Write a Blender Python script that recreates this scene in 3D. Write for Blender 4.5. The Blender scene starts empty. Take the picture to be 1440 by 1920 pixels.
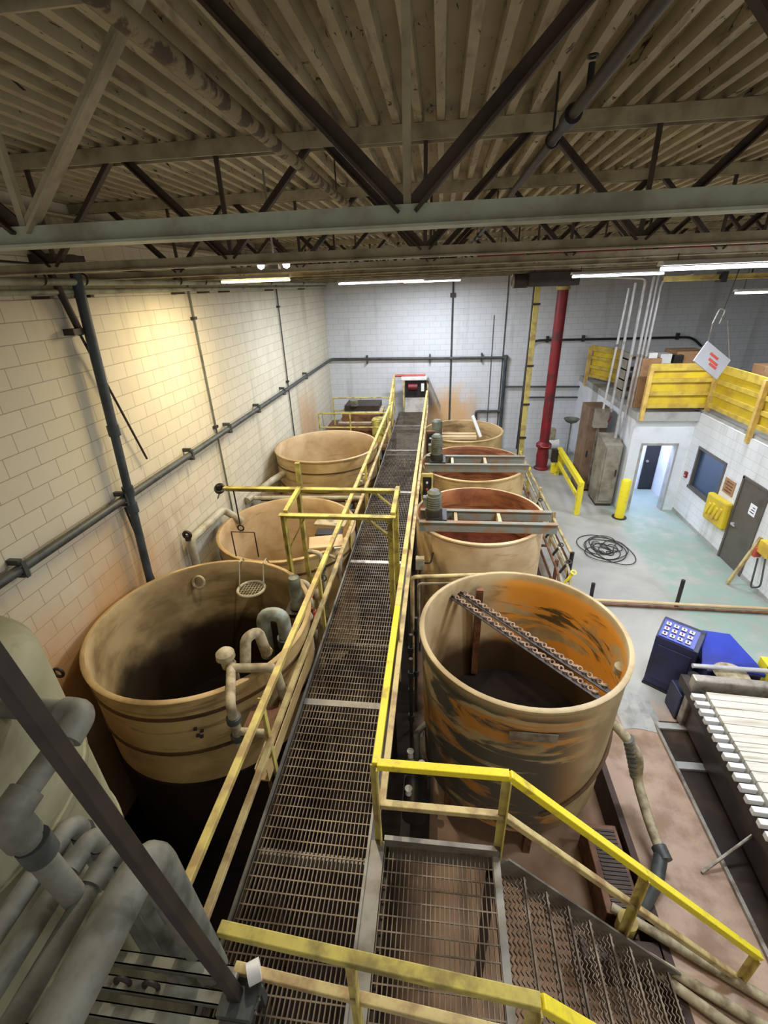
import bpy, math, random
from mathutils import Vector, Matrix
random.seed(7)
S = bpy.context.scene
COL = S.collection
PI = math.pi

# ------------------------------------------------------------------ materials
def lin(c):
    return tuple(((x/12.92) if x <= .04045 else ((x+.055)/1.055)**2.4) for x in [v/255. for v in c]) + (1.,)

class NT:
    def __init__(s, name):
        s.m = bpy.data.materials.new(name); s.m.use_nodes = True
        s.t = s.m.node_tree; s.n = s.t.nodes; s.b = s.n['Principled BSDF']
    def new(s, typ, **kw):
        x = s.n.new(typ)
        for k, v in kw.items(): setattr(x, k, v)
        return x
    def link(s, a, b): s.t.links.new(a, b)
    def pos(s, scale=(1, 1, 1)):
        g = s.new('ShaderNodeNewGeometry'); mp = s.new('ShaderNodeMapping'); mp.inputs['Scale'].default_value = scale
        s.link(g.outputs['Position'], mp.inputs['Vector']); return mp.outputs['Vector']
    def noise(s, scale=5, detail=4, vec=None, stretch=(1, 1, 1), rough=.55, dist=0):
        t = s.new('ShaderNodeTexNoise'); t.inputs['Scale'].default_value = scale; t.inputs['Detail'].default_value = detail
        t.inputs['Roughness'].default_value = rough; t.inputs['Distortion'].default_value = dist
        s.link(vec or s.pos(stretch), t.inputs['Vector']); return t.outputs['Fac']
    def ramp(s, fac, a, b):
        r = s.new('ShaderNodeMapRange'); r.interpolation_type = 'SMOOTHSTEP'
        r.inputs['From Min'].default_value = a; r.inputs['From Max'].default_value = b
        s.link(fac, r.inputs['Value']); return r.outputs['Result']
    def mix(s, fac, a, b):
        m = s.new('ShaderNodeMix', data_type='RGBA')
        if isinstance(fac, (int, float)): m.inputs['Factor'].default_value = fac
        else: s.link(fac, m.inputs['Factor'])
        for v, i in ((a, 'A'), (b, 'B')):
            sock = [q for q in m.inputs if q.name == i and q.type == 'RGBA'][0]
            if isinstance(v, tuple): sock.default_value = v
            else: s.link(v, sock)
        return [q for q in m.outputs if q.type == 'RGBA'][0]
    def math(s, op, a, b=None):
        m = s.new('ShaderNodeMath', operation=op)
        for i, v in enumerate((a, b)):
            if v is None: continue
            if isinstance(v, (int, float)): m.inputs[i].default_value = v
            else: s.link(v, m.inputs[i])
        return m.outputs[0]
    def xyz(s):
        g = s.new('ShaderNodeNewGeometry'); x = s.new('ShaderNodeSeparateXYZ'); s.link(g.outputs['Position'], x.inputs[0])
        return x.outputs
    def bump(s, h, strength=.3, dist=.01):
        b = s.new('ShaderNodeBump'); b.inputs['Strength'].default_value = strength; b.inputs['Distance'].default_value = dist
        s.link(h, b.inputs['Height']); s.link(b.outputs['Normal'], s.b.inputs['Normal'])
    def done(s, col, rough=.6, metal=0.):
        if isinstance(col, tuple): s.b.inputs['Base Color'].default_value = col
        else: s.link(col, s.b.inputs['Base Color'])
        if isinstance(rough, (int, float)): s.b.inputs['Roughness'].default_value = rough
        else: s.link(rough, s.b.inputs['Roughness'])
        s.b.inputs['Metallic'].default_value = metal
        return s.m

def worn(name, base, dirt, scale=6, lo=.45, hi=.7, rough=.6, metal=0., stretch=(1, 1, 1), bump=.15):
    t = NT(name); f = t.noise(scale, 6, stretch=stretch); f2 = t.noise(scale*7, 3)
    c = t.mix(t.ramp(f, lo, hi), lin(base), lin(dirt))
    c = t.mix(t.math('MULTIPLY', t.ramp(f2, .5, .8), .35), c, lin(dirt))
    if bump: t.bump(f2, bump, .004)
    return t.done(c, rough, metal)

def block(name, axis, base, dark, grout, stain, za=3.6, zb=2.2, amt=.75, na=.34, nb=.62):
    t = NT(name); p = t.xyz(); cb = t.new('ShaderNodeCombineXYZ')
    t.link(p[axis], cb.inputs[0]); t.link(p[2], cb.inputs[1])
    br = t.new('ShaderNodeTexBrick'); br.inputs['Scale'].default_value = 1; br.inputs['Brick Width'].default_value = .42
    br.inputs['Row Height'].default_value = .21; br.inputs['Mortar Size'].default_value = .006; br.inputs['Mortar Smooth'].default_value = .4
    br.inputs['Color1'].default_value = lin(base); br.inputs['Color2'].default_value = lin(dark); br.inputs['Mortar'].default_value = lin(grout)
    br.inputs['Bias'].default_value = -.2
    t.link(cb.outputs[0], br.inputs['Vector'])
    c = br.outputs['Color']
    streak = t.noise(2.2, 5, stretch=(1, 1, .12) )
    c = t.mix(t.math('MULTIPLY', t.ramp(streak, .5, .78), .38), c, lin((118, 108, 92)))
    n = t.noise(.75, 5, dist=.6)
    low = t.ramp(t.math('ADD', p[2], t.math('MULTIPLY', t.noise(.9, 4), 1.6)), za, zb)
    f = t.math('MULTIPLY', low, t.ramp(n, na, nb))
    if axis == 1:
        f = t.math('MULTIPLY', f, t.math('MAXIMUM', t.ramp(t.math('ADD', p[1], n), 7.6, 5.4), t.math('MULTIPLY', t.ramp(t.math('ABSOLUTE', t.math('SUBTRACT', p[1], 15.2)), 1.5, .5), .8)))
    else:
        f = t.math('MULTIPLY', f, t.ramp(t.math('ABSOLUTE', t.math('SUBTRACT', p[0], .4)), 1.5, .5))
    c = t.mix(t.math('MULTIPLY', f, amt), c, lin(stain))
    t.bump(br.outputs['Fac'], -.35, .01)
    return t.done(c, .55)

def tankmat(name, base, dirt, band, zs=1.6, blo=.5, bhi=.62, amt=.7, bump=.12):
    t = NT(name)
    n1 = t.noise(1.4, 6, stretch=(1, 1, zs), dist=.4); n2 = t.noise(3.2, 6, stretch=(.35, .35, 3.2), dist=.8); n3 = t.noise(24, 3)
    c = t.mix(t.ramp(n1, .35, .7), lin(base), lin(dirt))
    c = t.mix(t.math('MULTIPLY', t.ramp(n2, blo, bhi), amt), c, lin(band))
    c = t.mix(t.math('MULTIPLY', t.ramp(n3, .5, .8), .22), c, lin(dirt))
    t.bump(n3, bump, .004)
    return t.done(c, .55)

def rbmat(name, inside):
    t = NT(name)
    n2 = t.noise(1.0, 8, stretch=(.6, .6, 2.6), dist=.9, rough=.6); n3 = t.noise(.9, 8, stretch=(.6, .6, 2.2), dist=.8, rough=.62); n4 = t.noise(26, 3)
    p = t.xyz()
    c = t.mix(t.ramp(t.noise(1.7, 5), .4, .65), lin((186, 166, 126)), lin((156, 134, 96)))
    if inside:
        side = t.ramp(p[0], .7, 1.25)
        side = t.math('MULTIPLY', side, t.ramp(p[2], 2.36, 2.24))
        c = t.mix(t.math('MULTIPLY', t.ramp(n3, .42, .5), side), c, lin((224, 152, 56)))
        c = t.mix(t.math('MULTIPLY', t.ramp(n2, .54, .6), side), c, lin((92, 72, 42)))
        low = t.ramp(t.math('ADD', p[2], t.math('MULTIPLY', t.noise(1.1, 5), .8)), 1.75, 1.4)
        c = t.mix(low, c, lin((66, 50, 30)))  # lower lining darkened: residue plus painted shadow of the tank depth
    else:
        side = t.math('MULTIPLY', t.ramp(p[0], 1.9, 1.2), t.ramp(p[2], 2.34, 2.2))
        c = t.mix(t.math('MULTIPLY', t.ramp(n3, .45, .52), side), c, lin((198, 136, 62)))
        c = t.mix(t.math('MULTIPLY', t.ramp(n2, .43, .5), side), c, lin((88, 84, 74)))
    t.bump(n4, .15, .004)
    return t.done(c, .5)

def lbmat(name):
    t = NT(name); p = t.xyz()
    c = t.mix(t.ramp(t.noise(1.3, 6, stretch=(1, 1, 1.5)), .35, .7), lin((186, 162, 118)), lin((140, 116, 76)))
    c = t.mix(t.math('MULTIPLY', t.ramp(t.noise(2.2, 6, stretch=(.6, .6, 2.0), dist=.6), .5, .7), .5), c, lin((104, 84, 54)))
    sludge_shade = t.ramp(t.math('ADD', p[2], t.math('MULTIPLY', t.noise(1.0, 6), 1.3)), 2.55, 1.9)
    c = t.mix(sludge_shade, c, lin((52, 40, 26)))  # sludge residue and depth shade painted together towards the bottom
    t.bump(t.noise(24, 3), .12, .004)
    return t.done(c, .6)

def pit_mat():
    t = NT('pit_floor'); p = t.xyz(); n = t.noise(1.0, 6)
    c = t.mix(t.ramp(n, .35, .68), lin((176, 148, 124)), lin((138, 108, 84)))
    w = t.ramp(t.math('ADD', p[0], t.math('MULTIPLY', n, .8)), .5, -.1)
    c = t.mix(w, c, lin((34, 26, 22)))  # shade of the left pit painted into the floor colour
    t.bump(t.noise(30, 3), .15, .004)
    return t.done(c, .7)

def floor_mat():
    t = NT('concrete_floor'); p = t.xyz()
    n = t.noise(.55, 6, dist=.5); n2 = t.noise(2.5, 6); n3 = t.noise(40, 3)
    c = t.mix(t.ramp(n, .35, .7), lin((176, 174, 168)), lin((150, 148, 142)))
    g = t.math('MULTIPLY', t.ramp(t.math('ADD', p[0], t.math('MULTIPLY', n, .5)), 5.2, 5.55), t.ramp(n2, .25, .6))
    c = t.mix(t.math('MULTIPLY', g, .8), c, lin((134, 160, 148)))
    br = t.ramp(t.math('ADD', p[1], t.math('MULTIPLY', n2, 1.2)), 6.6, 5.9)
    c = t.mix(br, c, t.mix(t.ramp(n2, .4, .65), lin((174, 146, 124)), lin((142, 114, 92))))
    sh = t.math('MULTIPLY', t.ramp(t.math('ADD', p[0], t.math('MULTIPLY', n2, 1.0)), 3.3, 2.7), .6)
    c = t.mix(sh, c, lin((150, 118, 90)))
    c = t.mix(t.math('MULTIPLY', t.ramp(n3, .5, .8), .2), c, lin((100, 92, 84)))
    t.bump(n3, .1, .003)
    return t.done(c, t.ramp(n2, -.3, 1.2))

def emit(name, col, k):
    t = NT(name); t.b.inputs['Emission Color'].default_value = lin(col); t.b.inputs['Emission Strength'].default_value = k
    return t.done(lin(col), .5)

def deckmat():
    t = NT('painted_deck')
    n = t.noise(1.2, 5); s = t.noise(3.0, 7, stretch=(3, .8, 3), dist=1.0); s2 = t.noise(9, 6, stretch=(2, .6, 2), dist=1.5)
    c = t.mix(t.ramp(n, .3, .7), lin((178, 168, 142)), lin((150, 138, 112)))
    c = t.mix(t.math('MULTIPLY', t.ramp(s, .52, .7), .55), c, lin((96, 80, 58)))
    c = t.mix(t.ramp(s2, .63, .68), c, lin((44, 36, 28)))
    return t.done(c, .7)

MT = dict(
    wall_left=block('painted_block_warm', 1, (214, 206, 184), (206, 198, 176), (160, 150, 130), (194, 144, 88), 4.7, 3.0, .85, .2, .5),
    wall_back=block('painted_block_cool', 0, (212, 214, 218), (206, 208, 212), (176, 176, 176), (220, 168, 96), 3.6, 2.6, .8, .3, .5),
    office=block('painted_block_white', 1, (226, 228, 230), (220, 222, 224), (196, 198, 200), (176, 172, 164)),
    plaster=worn('white_plaster', (222, 226, 232), (200, 202, 206), 2, .45, .8, .6, bump=.03),
    deck=deckmat(),
    chord=worn('olive_steel', (172, 160, 132), (128, 116, 92), 4, .4, .7, .55, .1),
    chord_green=worn('pale_green_steel', (172, 178, 158), (130, 128, 106), 3, .42, .7, .5, .1),
    web=worn('dark_brown_steel', (74, 60, 50), (46, 36, 30), 5, .4, .7, .6, .2),
    flake=worn('flaking_pale_pipe', (142, 128, 100), (76, 62, 46), 9, .48, .56, .7),
    tank_tan=tankmat('tan_fibreglass', (196, 168, 118), (156, 128, 82), (112, 86, 52), 1.2, .58, .7, .6),
    tank_peach=tankmat('peach_fibreglass', (212, 186, 146), (182, 152, 110), (146, 110, 72), 1.2, .6, .74, .5),
    tank_in_tan=tankmat('stained_tan_lining', (184, 156, 110), (124, 94, 56), (88, 66, 38), 1.4, .5, .66, .6),
    tank_in_dark=lbmat('sludge_shade_lining'),
    tank_in_rust=tankmat('rust_red_lining', (170, 110, 68), (120, 66, 38), (84, 44, 26), 1.4, .48, .62, .7),
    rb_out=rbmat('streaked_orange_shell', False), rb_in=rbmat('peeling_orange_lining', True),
    tank_grey=tankmat('grey_green_fibreglass', (150, 148, 122), (122, 118, 92), (92, 84, 62), 1.2, .6, .72, .4),
    sludge=worn('dark_sludge', (34, 25, 18), (20, 15, 11), 3, .4, .7, .85),
    rust_sludge=worn('rust_sludge', (92, 44, 24), (58, 26, 16), 3, .4, .7, .5),
    band=worn('brown_band', (92, 66, 38), (66, 46, 26), 6, .4, .7, .6),
    grating=worn('brown_grating_steel', (122, 108, 90), (82, 68, 54), 3, .4, .65, .5, .35),
    channel=worn('grey_channel_steel', (136, 132, 124), (98, 90, 80), 3, .4, .7, .5, .3),
    yellow=worn('bright_yellow_paint', (236, 218, 44), (178, 156, 60), 5, .55, .75, .45, bump=.05),
    yellow_worn=worn('worn_yellow_paint', (206, 190, 104), (168, 142, 88), 5, .42, .66, .55, bump=.08),
    yellow_olive=worn('olive_yellow_paint', (192, 178, 88), (134, 120, 66), 5, .42, .66, .55, bump=.08),
    yellow_tan=worn('tan_yellow_paint', (198, 180, 124), (156, 128, 88), 5, .42, .66, .55, bump=.08),
    panel_yellow=worn('yellow_sheet_paint', (214, 188, 44), (190, 156, 60), 2, .45, .7, .5, bump=.03),
    beam_orange=worn('ochre_timber', (216, 184, 100), (186, 150, 78), 4, .4, .7, .6, bump=.05),
    pvc=worn('dusty_grey_plastic', (124, 124, 114), (92, 92, 84), 5, .4, .68, .6),
    pvc_light=worn('pale_grey_plastic', (178, 174, 156), (140, 128, 100), 4, .4, .7, .5),
    pvc_dark=worn('dark_grey_plastic', (74, 78, 76), (52, 54, 54), 5, .4, .7, .5),
    blue_grey=worn('blue_grey_plastic', (66, 76, 84), (46, 52, 56), 4, .4, .7, .5),
    pump_blue=worn('pale_blue_grey_casing', (146, 156, 148), (104, 104, 92), 6, .4, .7, .5),
    dusty=worn('dusty_beige_casting', (178, 166, 136), (124, 110, 84), 8, .4, .7, .7),
    black=worn('black_steel', (38, 36, 36), (24, 22, 22), 5, .4, .7, .45),
    dark=worn('dark_brown_metal', (52, 42, 36), (34, 28, 24), 5, .4, .7, .55),
    brown=worn('brown_rusted_steel', (122, 82, 54), (84, 54, 38), 6, .4, .65, .65),
    silver=worn('galvanised_conduit', (206, 206, 210), (168, 166, 166), 4, .45, .75, .35, .5, bump=.02),
    steel=worn('bare_steel', (170, 164, 154), (120, 110, 98), 6, .4, .7, .4, .5),
    red=worn('red_paint', (132, 26, 36), (84, 38, 38), 3, .45, .7, .5),
    red_pale=worn('faded_red_paint', (196, 84, 72), (158, 62, 52), 5, .45, .7, .5),
    blue=worn('blue_paint', (40, 60, 176), (34, 46, 138), 3, .4, .75, .4, bump=.03),
    navy=worn('navy_paint', (40, 44, 84), (28, 30, 56), 3, .4, .7, .5, bump=.03),
    white=worn('white_plastic', (228, 228, 226), (200, 196, 188), 3, .5, .8, .45, bump=.03),
    sign_board=worn('pale_sign_board', (196, 198, 204), (184, 186, 190), 3, .5, .8, .5, bump=.02),
    plate=worn('white_filter_plate', (206, 202, 192), (164, 152, 132), 3, .48, .78, .5, stretch=(.4, 6, 1)),
    paper=worn('paper', (236, 238, 240), (222, 224, 226), 6, .5, .8, .7, bump=0),
    ink=worn('black_print', (40, 40, 44), (30, 30, 32), 6, .5, .8, .7, bump=0),
    ink_red=worn('red_print', (222, 96, 84), (206, 80, 70), 6, .5, .8, .7, bump=0),
    door_grey=worn('dark_taupe_paint', (92, 86, 80), (74, 68, 62), 2, .45, .75, .45, bump=.03),
    lintel=worn('grey_lintel', (168, 168, 164), (140, 138, 132), 3, .45, .7, .55, bump=.03),
    cabinet=worn('grey_enclosure_paint', (146, 140, 126), (112, 104, 92), 3, .4, .7, .5, bump=.05),
    cabinet_brown=worn('brown_enclosure_paint', (122, 98, 80), (92, 74, 60), 3, .4, .7, .5, bump=.05),
    motor_green=worn('grey_green_motor_paint', (108, 112, 96), (78, 76, 62), 6, .4, .7, .55),
    crossbar=worn('grey_blue_beam', (124, 130, 122), (140, 108, 76), 4, .45, .66, .6),
    box_card=worn('brown_cardboard', (170, 130, 92), (146, 108, 76), 4, .45, .7, .8, bump=.03),
    floor=floor_mat(),
    pit=pit_mat(), lower_sleeve=worn('dark_lower_sleeve', (46, 34, 26), (28, 22, 18), 2, .4, .7, .75),
    chain_brown=worn('rusty_chain_steel', (158, 134, 116), (96, 74, 60), 14, .4, .65, .6, .2),
    strut=worn('dusty_strut_steel', (150, 150, 136), (112, 108, 94), 5, .4, .7, .55, .1),
    rail_ochre=worn('ochre_board_paint', (206, 180, 70), (176, 146, 66), 4, .4, .7, .55, bump=.04),
    curb_face=worn('dark_brown_curb', (72, 50, 40), (48, 34, 28), 2, .4, .7, .7),
    tray=worn('wet_brown_tray', (74, 56, 44), (44, 34, 28), 1.5, .35, .6, .35),
    lamp=emit('lit_tube', (244, 246, 255), 9), lamp_warm=emit('lit_warm_tube', (255, 226, 150), 8), bulb=emit('lit_bulb', (255, 250, 235), 30),
)
for q in ('sludge', 'lower_sleeve', 'rust_sludge', 'pit'): MT[q].node_tree.nodes['Principled BSDF'].inputs['Specular IOR Level'].default_value = .15
g = NT('dark_window_glass'); g.b.inputs['Specular IOR Level'].default_value = .8
MT['glass'] = g.done(lin((44, 66, 92)), .08)

# ------------------------------------------------------------------ mesh builder
ORG = {}
class MB:
    def __init__(s): s.v = []; s.f = []
    def add(s, vs, fs):
        o = len(s.v); s.v += [Vector(v) for v in vs]; s.f += [tuple(i+o for i in f) for f in fs]; return s
    def box(s, a, b):
        (x0, y0, z0), (x1, y1, z1) = a, b
        return s.add([(x0,y0,z0),(x1,y0,z0),(x1,y1,z0),(x0,y1,z0),(x0,y0,z1),(x1,y0,z1),(x1,y1,z1),(x0,y1,z1)],
                     [(0,3,2,1),(4,5,6,7),(0,1,5,4),(1,2,6,5),(2,3,7,6),(3,0,4,7)])
    def cbox(s, c, d, rz=0, ry=0, rx=0):
        M = Matrix.Translation(c) @ Matrix.Rotation(rz, 4, 'Z') @ Matrix.Rotation(ry, 4, 'Y') @ Matrix.Rotation(rx, 4, 'X')
        h = [q/2 for q in d]
        vs = [M @ Vector((sx*h[0], sy*h[1], sz*h[2])) for sz in (-1, 1) for sx, sy in ((-1,-1),(1,-1),(1,1),(-1,1))]
        return s.add(vs, [(0,3,2,1),(4,5,6,7),(0,1,5,4),(1,2,6,5),(2,3,7,6),(3,0,4,7)])
    def bar(s, p, q, w, h=None, up=(0, 0, 1)):
        h = h or w; p = Vector(p); q = Vector(q); d = (q-p).normalized(); up = Vector(up)
        if abs(d.dot(up)) > .98: up = Vector((0, 1, 0))
        r = d.cross(up).normalized(); u = r.cross(d)
        vs = [e + r*a*w/2 + u*b*h/2 for e in (p, q) for a, b in ((-1,-1),(1,-1),(1,1),(-1,1))]
        return s.add(vs, [(0,3,2,1),(4,5,6,7),(0,1,5,4),(1,2,6,5),(2,3,7,6),(3,0,4,7)])
    def angle(s, p, q, w, t=.008, up=(0, 0, 1), flip=1):
        p = Vector(p); q = Vector(q); d = (q-p).normalized(); up = Vector(up)
        if abs(d.dot(up)) > .98: up = Vector((0, 1, 0))
        r = d.cross(up).normalized()*flip; u = Vector(up - d*up.dot(d)).normalized()
        s.bar(p + u*(-w/2), q + u*(-w/2), t, w, up); s.bar(p + r*(w/2) - u*t/2, q + r*(w/2) - u*t/2, w, t, up); return s
    def tube(s, pts, r, n=12, bend=0., cap=True):
        pts = [Vector(p) for p in pts]
        if bend:
            out = [pts[0]]
            for i in range(1, len(pts)-1):
                a, b, c = pts[i-1], pts[i], pts[i+1]
                d0 = (a-b); d1 = (c-b); k = min(bend, d0.length*.48, d1.length*.48); d0.normalize(); d1.normalize()
                for j in range(6):
                    t = j/5.; out.append((b+d0*k)*(1-t)**2 + b*2*t*(1-t) + (b+d1*k)*t*t)
            out.append(pts[-1]); pts = out
        rs = r if isinstance(r, (list, tuple)) else [r]*len(pts)
        o = len(s.v); u = None
        for i, p in enumerate(pts):
            d = (pts[min(i+1, len(pts)-1)] - pts[max(i-1, 0)]).normalized()
            if u is None:
                u = d.orthogonal().normalized()
            u = (u - d*u.dot(d)).normalized(); w = d.cross(u)
            for k in range(n):
                a = 2*PI*k/n; s.v.append(p + (u*math.cos(a) + w*math.sin(a))*rs[i])
        for i in range(len(pts)-1):
            for k in range(n):
                a = o+i*n+k; b = o+i*n+(k+1) % n; s.f.append((a, b, b+n, a+n))
        if cap:
            s.f.append(tuple(o+k for k in range(n))[::-1]); m = o+(len(pts)-1)*n; s.f.append(tuple(m+k for k in range(n)))
        return s
    def cyl(s, p, q, r, n=14): return s.tube([p, q], r, n)
    def lathe(s, prof, c, n=64, close=False, cap=True):
        o = len(s.v); m = len(prof)
        for k in range(n):
            a = 2*PI*k/n
            for r, z in prof: s.v.append(Vector((c[0]+r*math.cos(a), c[1]+r*math.sin(a), z)))
        for k in range(n):
            k2 = (k+1) % n
            for i in range(m-1 + (1 if close else 0)):
                j = (i+1) % m; s.f.append((o+k*m+i, o+k2*m+i, o+k2*m+j, o+k*m+j))
        if not close and cap:
            if prof[0][0] > 1e-4: s.f.append(tuple(o+k*m for k in range(n))[::-1])
            if prof[-1][0] > 1e-4: s.f.append(tuple(o+k*m+m-1 for k in range(n)))
        return s
    def torus(s, c, R, r, n=40, m=8, rx=0., sq=1.):
        M = Matrix.Translation(c) @ Matrix.Rotation(rx, 4, 'X'); o = len(s.v)
        for k in range(n):
            a = 2*PI*k/n
            for j in range(m):
                b = 2*PI*j/m; q = R + r*math.cos(b)
                s.v.append(M @ Vector((q*math.cos(a), q*math.sin(a), r*math.sin(b)*sq)))
        for k in range(n):
            for j in range(m):
                s.f.append((o+k*m+j, o+((k+1) % n)*m+j, o+((k+1) % n)*m+(j+1) % m, o+k*m+(j+1) % m))
        return s
    def prism(s, poly, ext):
        n = len(poly); e = Vector(ext); vs = [Vector(p) for p in poly]; vs += [v+e for v in vs]
        return s.add(vs, [tuple(range(n))[::-1], tuple(range(n, 2*n))] + [(i, (i+1) % n, (i+1) % n+n, i+n) for i in range(n)])
    def build(s, name, mat, parent=None, smooth=False, loc=None, bev=0.):
        org = ORG[parent.name] if parent else Vector(loc if loc is not None else s.base())
        me = bpy.data.meshes.new(name); me.from_pydata([v-org for v in s.v], [], s.f); me.update()
        me.materials.append(MT[mat] if isinstance(mat, str) else mat)
        o = bpy.data.objects.new(name, me); COL.objects.link(o)
        if smooth:
            for p in me.polygons: p.use_smooth = True
            me.set_sharp_from_angle(angle=math.radians(38))
        if parent: o.parent = parent
        else: o.location = org
        ORG[o.name] = org
        if bev:
            b = o.modifiers.new('bevel', 'BEVEL'); b.width = bev; b.segments = 2; b.limit_method = 'ANGLE'
        return o
    def base(s):
        xs = [v.x for v in s.v]; ys = [v.y for v in s.v]
        return ((min(xs)+max(xs))/2, (min(ys)+max(ys))/2, min(v.z for v in s.v))

def tag(o, label, cat, group=None):
    o['label'] = label; o['category'] = cat
    if group: o['group'] = group
    return o
def thing(name, label, cat, loc, group=None):
    o = bpy.data.objects.new(name, None); COL.objects.link(o); o.location = loc; ORG[o.name] = Vector(loc)
    o.empty_display_size = .1
    return tag(o, label, cat, group)
def struct(o): o['kind'] = 'structure'; return o
def one(name, mb, mat, label, cat, group=None, smooth=False, bev=0.):
    return tag(mb.build(name, mat, None, smooth, None, bev), label, cat, group)
def copy_tree(root, delta, label=None):
    c = root.copy(); COL.objects.link(c); c.location = root.location + Vector(delta); ORG[c.name] = ORG[root.name] + Vector(delta)
    if label: c['label'] = label
    for ch in root.children:
        d = ch.copy(); COL.objects.link(d); d.parent = c
        for g2 in ch.children:
            e = g2.copy(); COL.objects.link(e); e.parent = d
    return c

# ------------------------------------------------------------------ setting
XL, YB, ZD, WZ, PITZ = -4.46, 19.0, 7.30, 1.80, -.55
XR = 14.
struct(MB().box((XL-.2, -1, PITZ-.1), (XL, YB+.2, ZD+.1)).build('wall_left', 'wall_left'))
struct(MB().box((XL, YB, PITZ-.1), (XR, YB+.2, ZD+.1)).build('wall_back', 'wall_back'))
struct(MB().box((XR, 0, -.1), (XR+.2, YB+.2, ZD+.1)).build('wall_right', 'plaster'))
struct(MB().box((2.5, -1, -.12), (XR, YB, 0)).build('floor', 'floor'))
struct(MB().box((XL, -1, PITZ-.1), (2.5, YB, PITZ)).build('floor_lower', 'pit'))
struct(MB().box((2.42, -1, PITZ), (2.5, YB, 0)).build('trim_curb', 'curb_face'))
# corrugated roof deck
d = MB(); pitch = .152; xs = []; x = XL
while x < XR:
    xs += [(x, .0), (x+.05, .0), (x+.058, .075), (x+.144, .075)]; x += pitch
vs = [(a, y, ZD+h) for y in (-1.2, YB) for a, h in xs]; n = len(xs)
d.add(vs, [(i, i+n, i+1+n, i+1) for i in range(n-1)])
d.box((XL, -1.2, ZD+.085), (XR, YB, ZD+.12))
struct(d.build('ceiling', 'deck'))
# steel ledger along the top of the left wall
struct(MB().box((XL, -1, 6.98), (XL+.14, YB, 7.0)).box((XL, -1, 7.0), (XL+.02, YB, 7.14)).box((XL, -1, 7.14), (XL+.14, YB, 7.16)).build('trim_ledger', 'chord'))

# ------------------------------------------------------------------ roof joists
ords = ['nearest', 'second', 'third', 'fourth', 'fifth', 'sixth', 'seventh', 'eighth', 'farthest']
for k in range(9):
    y = 2.0 + 2.04*k
    t = thing('roof_joist', ('open web roof joist nearest the camera with pale green bottom chord' if k == 0 else
              f'brown open web steel roof joist under the ribbed deck, {ords[k]} one from the camera'), 'roof joist', (0, y, 6.49), 'roof joists')
    xl, xr = XL+.02, XR-.1
    tc = MB(); tc.box((xl, y-.055, 7.285), (xr, y+.055, 7.296)); tc.box((xl, y-.055, 7.2), (xr, y-.043, 7.285)); tc.box((xl, y+.043, 7.2), (xr, y+.055, 7.285))
    tc.build('top_chord', 'chord', t)
    bc = MB()
    bc.box((xl, y-.06, 6.49), (xr, y+.06, 6.5)); bc.box((xl, y-.025, 6.5), (xr, y-.014, 6.565)); bc.box((xl, y+.014, 6.5), (xr, y+.025, 6.565))
    bc.build('bottom_chord', 'chord_green' if k == 0 else 'chord', t)
    i = -3
    while True:
        xb = -.13 + 1.55*i
        if xb > XR-.9: break
        if xb > XL+.1:
            MB().bar((xb, y, 6.53), (xb, y, 7.25), .028, .028, (0, 1, 0)).build('web_vertical', 'chord' if k == 0 else 'web', t)
            for sgn in (-1, 1):
                xt = xb + sgn*.76
                if xt > XL+.05:
                    MB().angle((xb+sgn*.03, y, 6.54), (xt, y, 7.24), .05, .012, (0, 1, 0), sgn).build('web_diagonal', 'chord' if (k == 0 and i == -1 and sgn == 1) else 'web', t)  # one near diagonal takes the paler steel to look lit
        i += 1

# pipes under the deck
p = thing('overhead_pipe', 'pale flaking pipe running away from the camera under the deck, left of centre', 'pipe', (-.9, 8, 6.97))
MB().cyl((-.9, -1, 7.0), (-.9, YB-.02, 7.0), .034, 16).build('pipe_run', 'flake', p, True)
for y in (1.5, 4.6, 7.7, 10.8): MB().tube([(-.9, y, 7.03), (-.9, y, 7.3)], .006, 8).build('hanger_rod', 'web', p)
p = thing('sprinkler_pipe', 'dark sprinkler pipe with couplings running under the deck, right of centre', 'pipe', (.6, 8, 6.97))
MB().cyl((.6, -1, 7.0), (.6, YB-.02, 7.0), .026, 14).build('pipe_run', 'dark', p, True)
for y in (2.9, 5.6, 8.9): MB().cyl((.6, y-.06, 7.0), (.6, y+.06, 7.0), .042, 14).build('coupling', 'black', p, True)
for y in (3.3, 6.2, 9.5):
    MB().tube([(.6, y, 7.02), (.6, y, 7.29)], .007, 8).torus((.6, y, 7.0), .035, .006, 20, 6, PI/2).build('hanger', 'black', p, True)
for y in (2.6, 7.2): MB().cyl((.6, y, 7.02), (.6, y, 7.1), .014, 10).torus((.6, y, 7.12), .02, .005, 16, 6).build('sprinkler_head', 'black', p, True)
p = thing('fire_main_pipe', 'red pipe running across the roof space between the joists', 'pipe', (3, 9.2, 6.66))
MB().cyl((.6, 9.2, 6.72), (XR-.1, 9.2, 6.72), .045, 14).build('pipe_run', 'red', p, True)
for x in (1.0, 3.0, 5.2): MB().tube([(x, 9.2, 6.75), (x, 9.2, 7.3)], .007, 8).build('hanger_rod', 'web', p)
p = thing('crane_rail_beam', 'yellow beam across the roof above the mezzanine', 'beam', (9, 10.1, 6.18))
MB().box((4.1, 10.02, 6.2), (XR-.05, 10.12, 6.215)).box((4.1, 10.06, 6.215), (XR-.05, 10.08, 6.28)).box((4.1, 10.02, 6.28), (XR-.05, 10.12, 6.295)).build('beam', 'yellow_worn', p)
for x in (5.1, 8.0): MB().box((x-.05, 9.96, 6.16), (x+.05, 10.18, 6.34)).build('clamp', 'black', p)
for x in (5.6, 9): MB().cyl((x, 10.07, 6.3), (x, 10.07, 6.5), .012, 8).build('hanger_rod', 'web', p)

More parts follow.
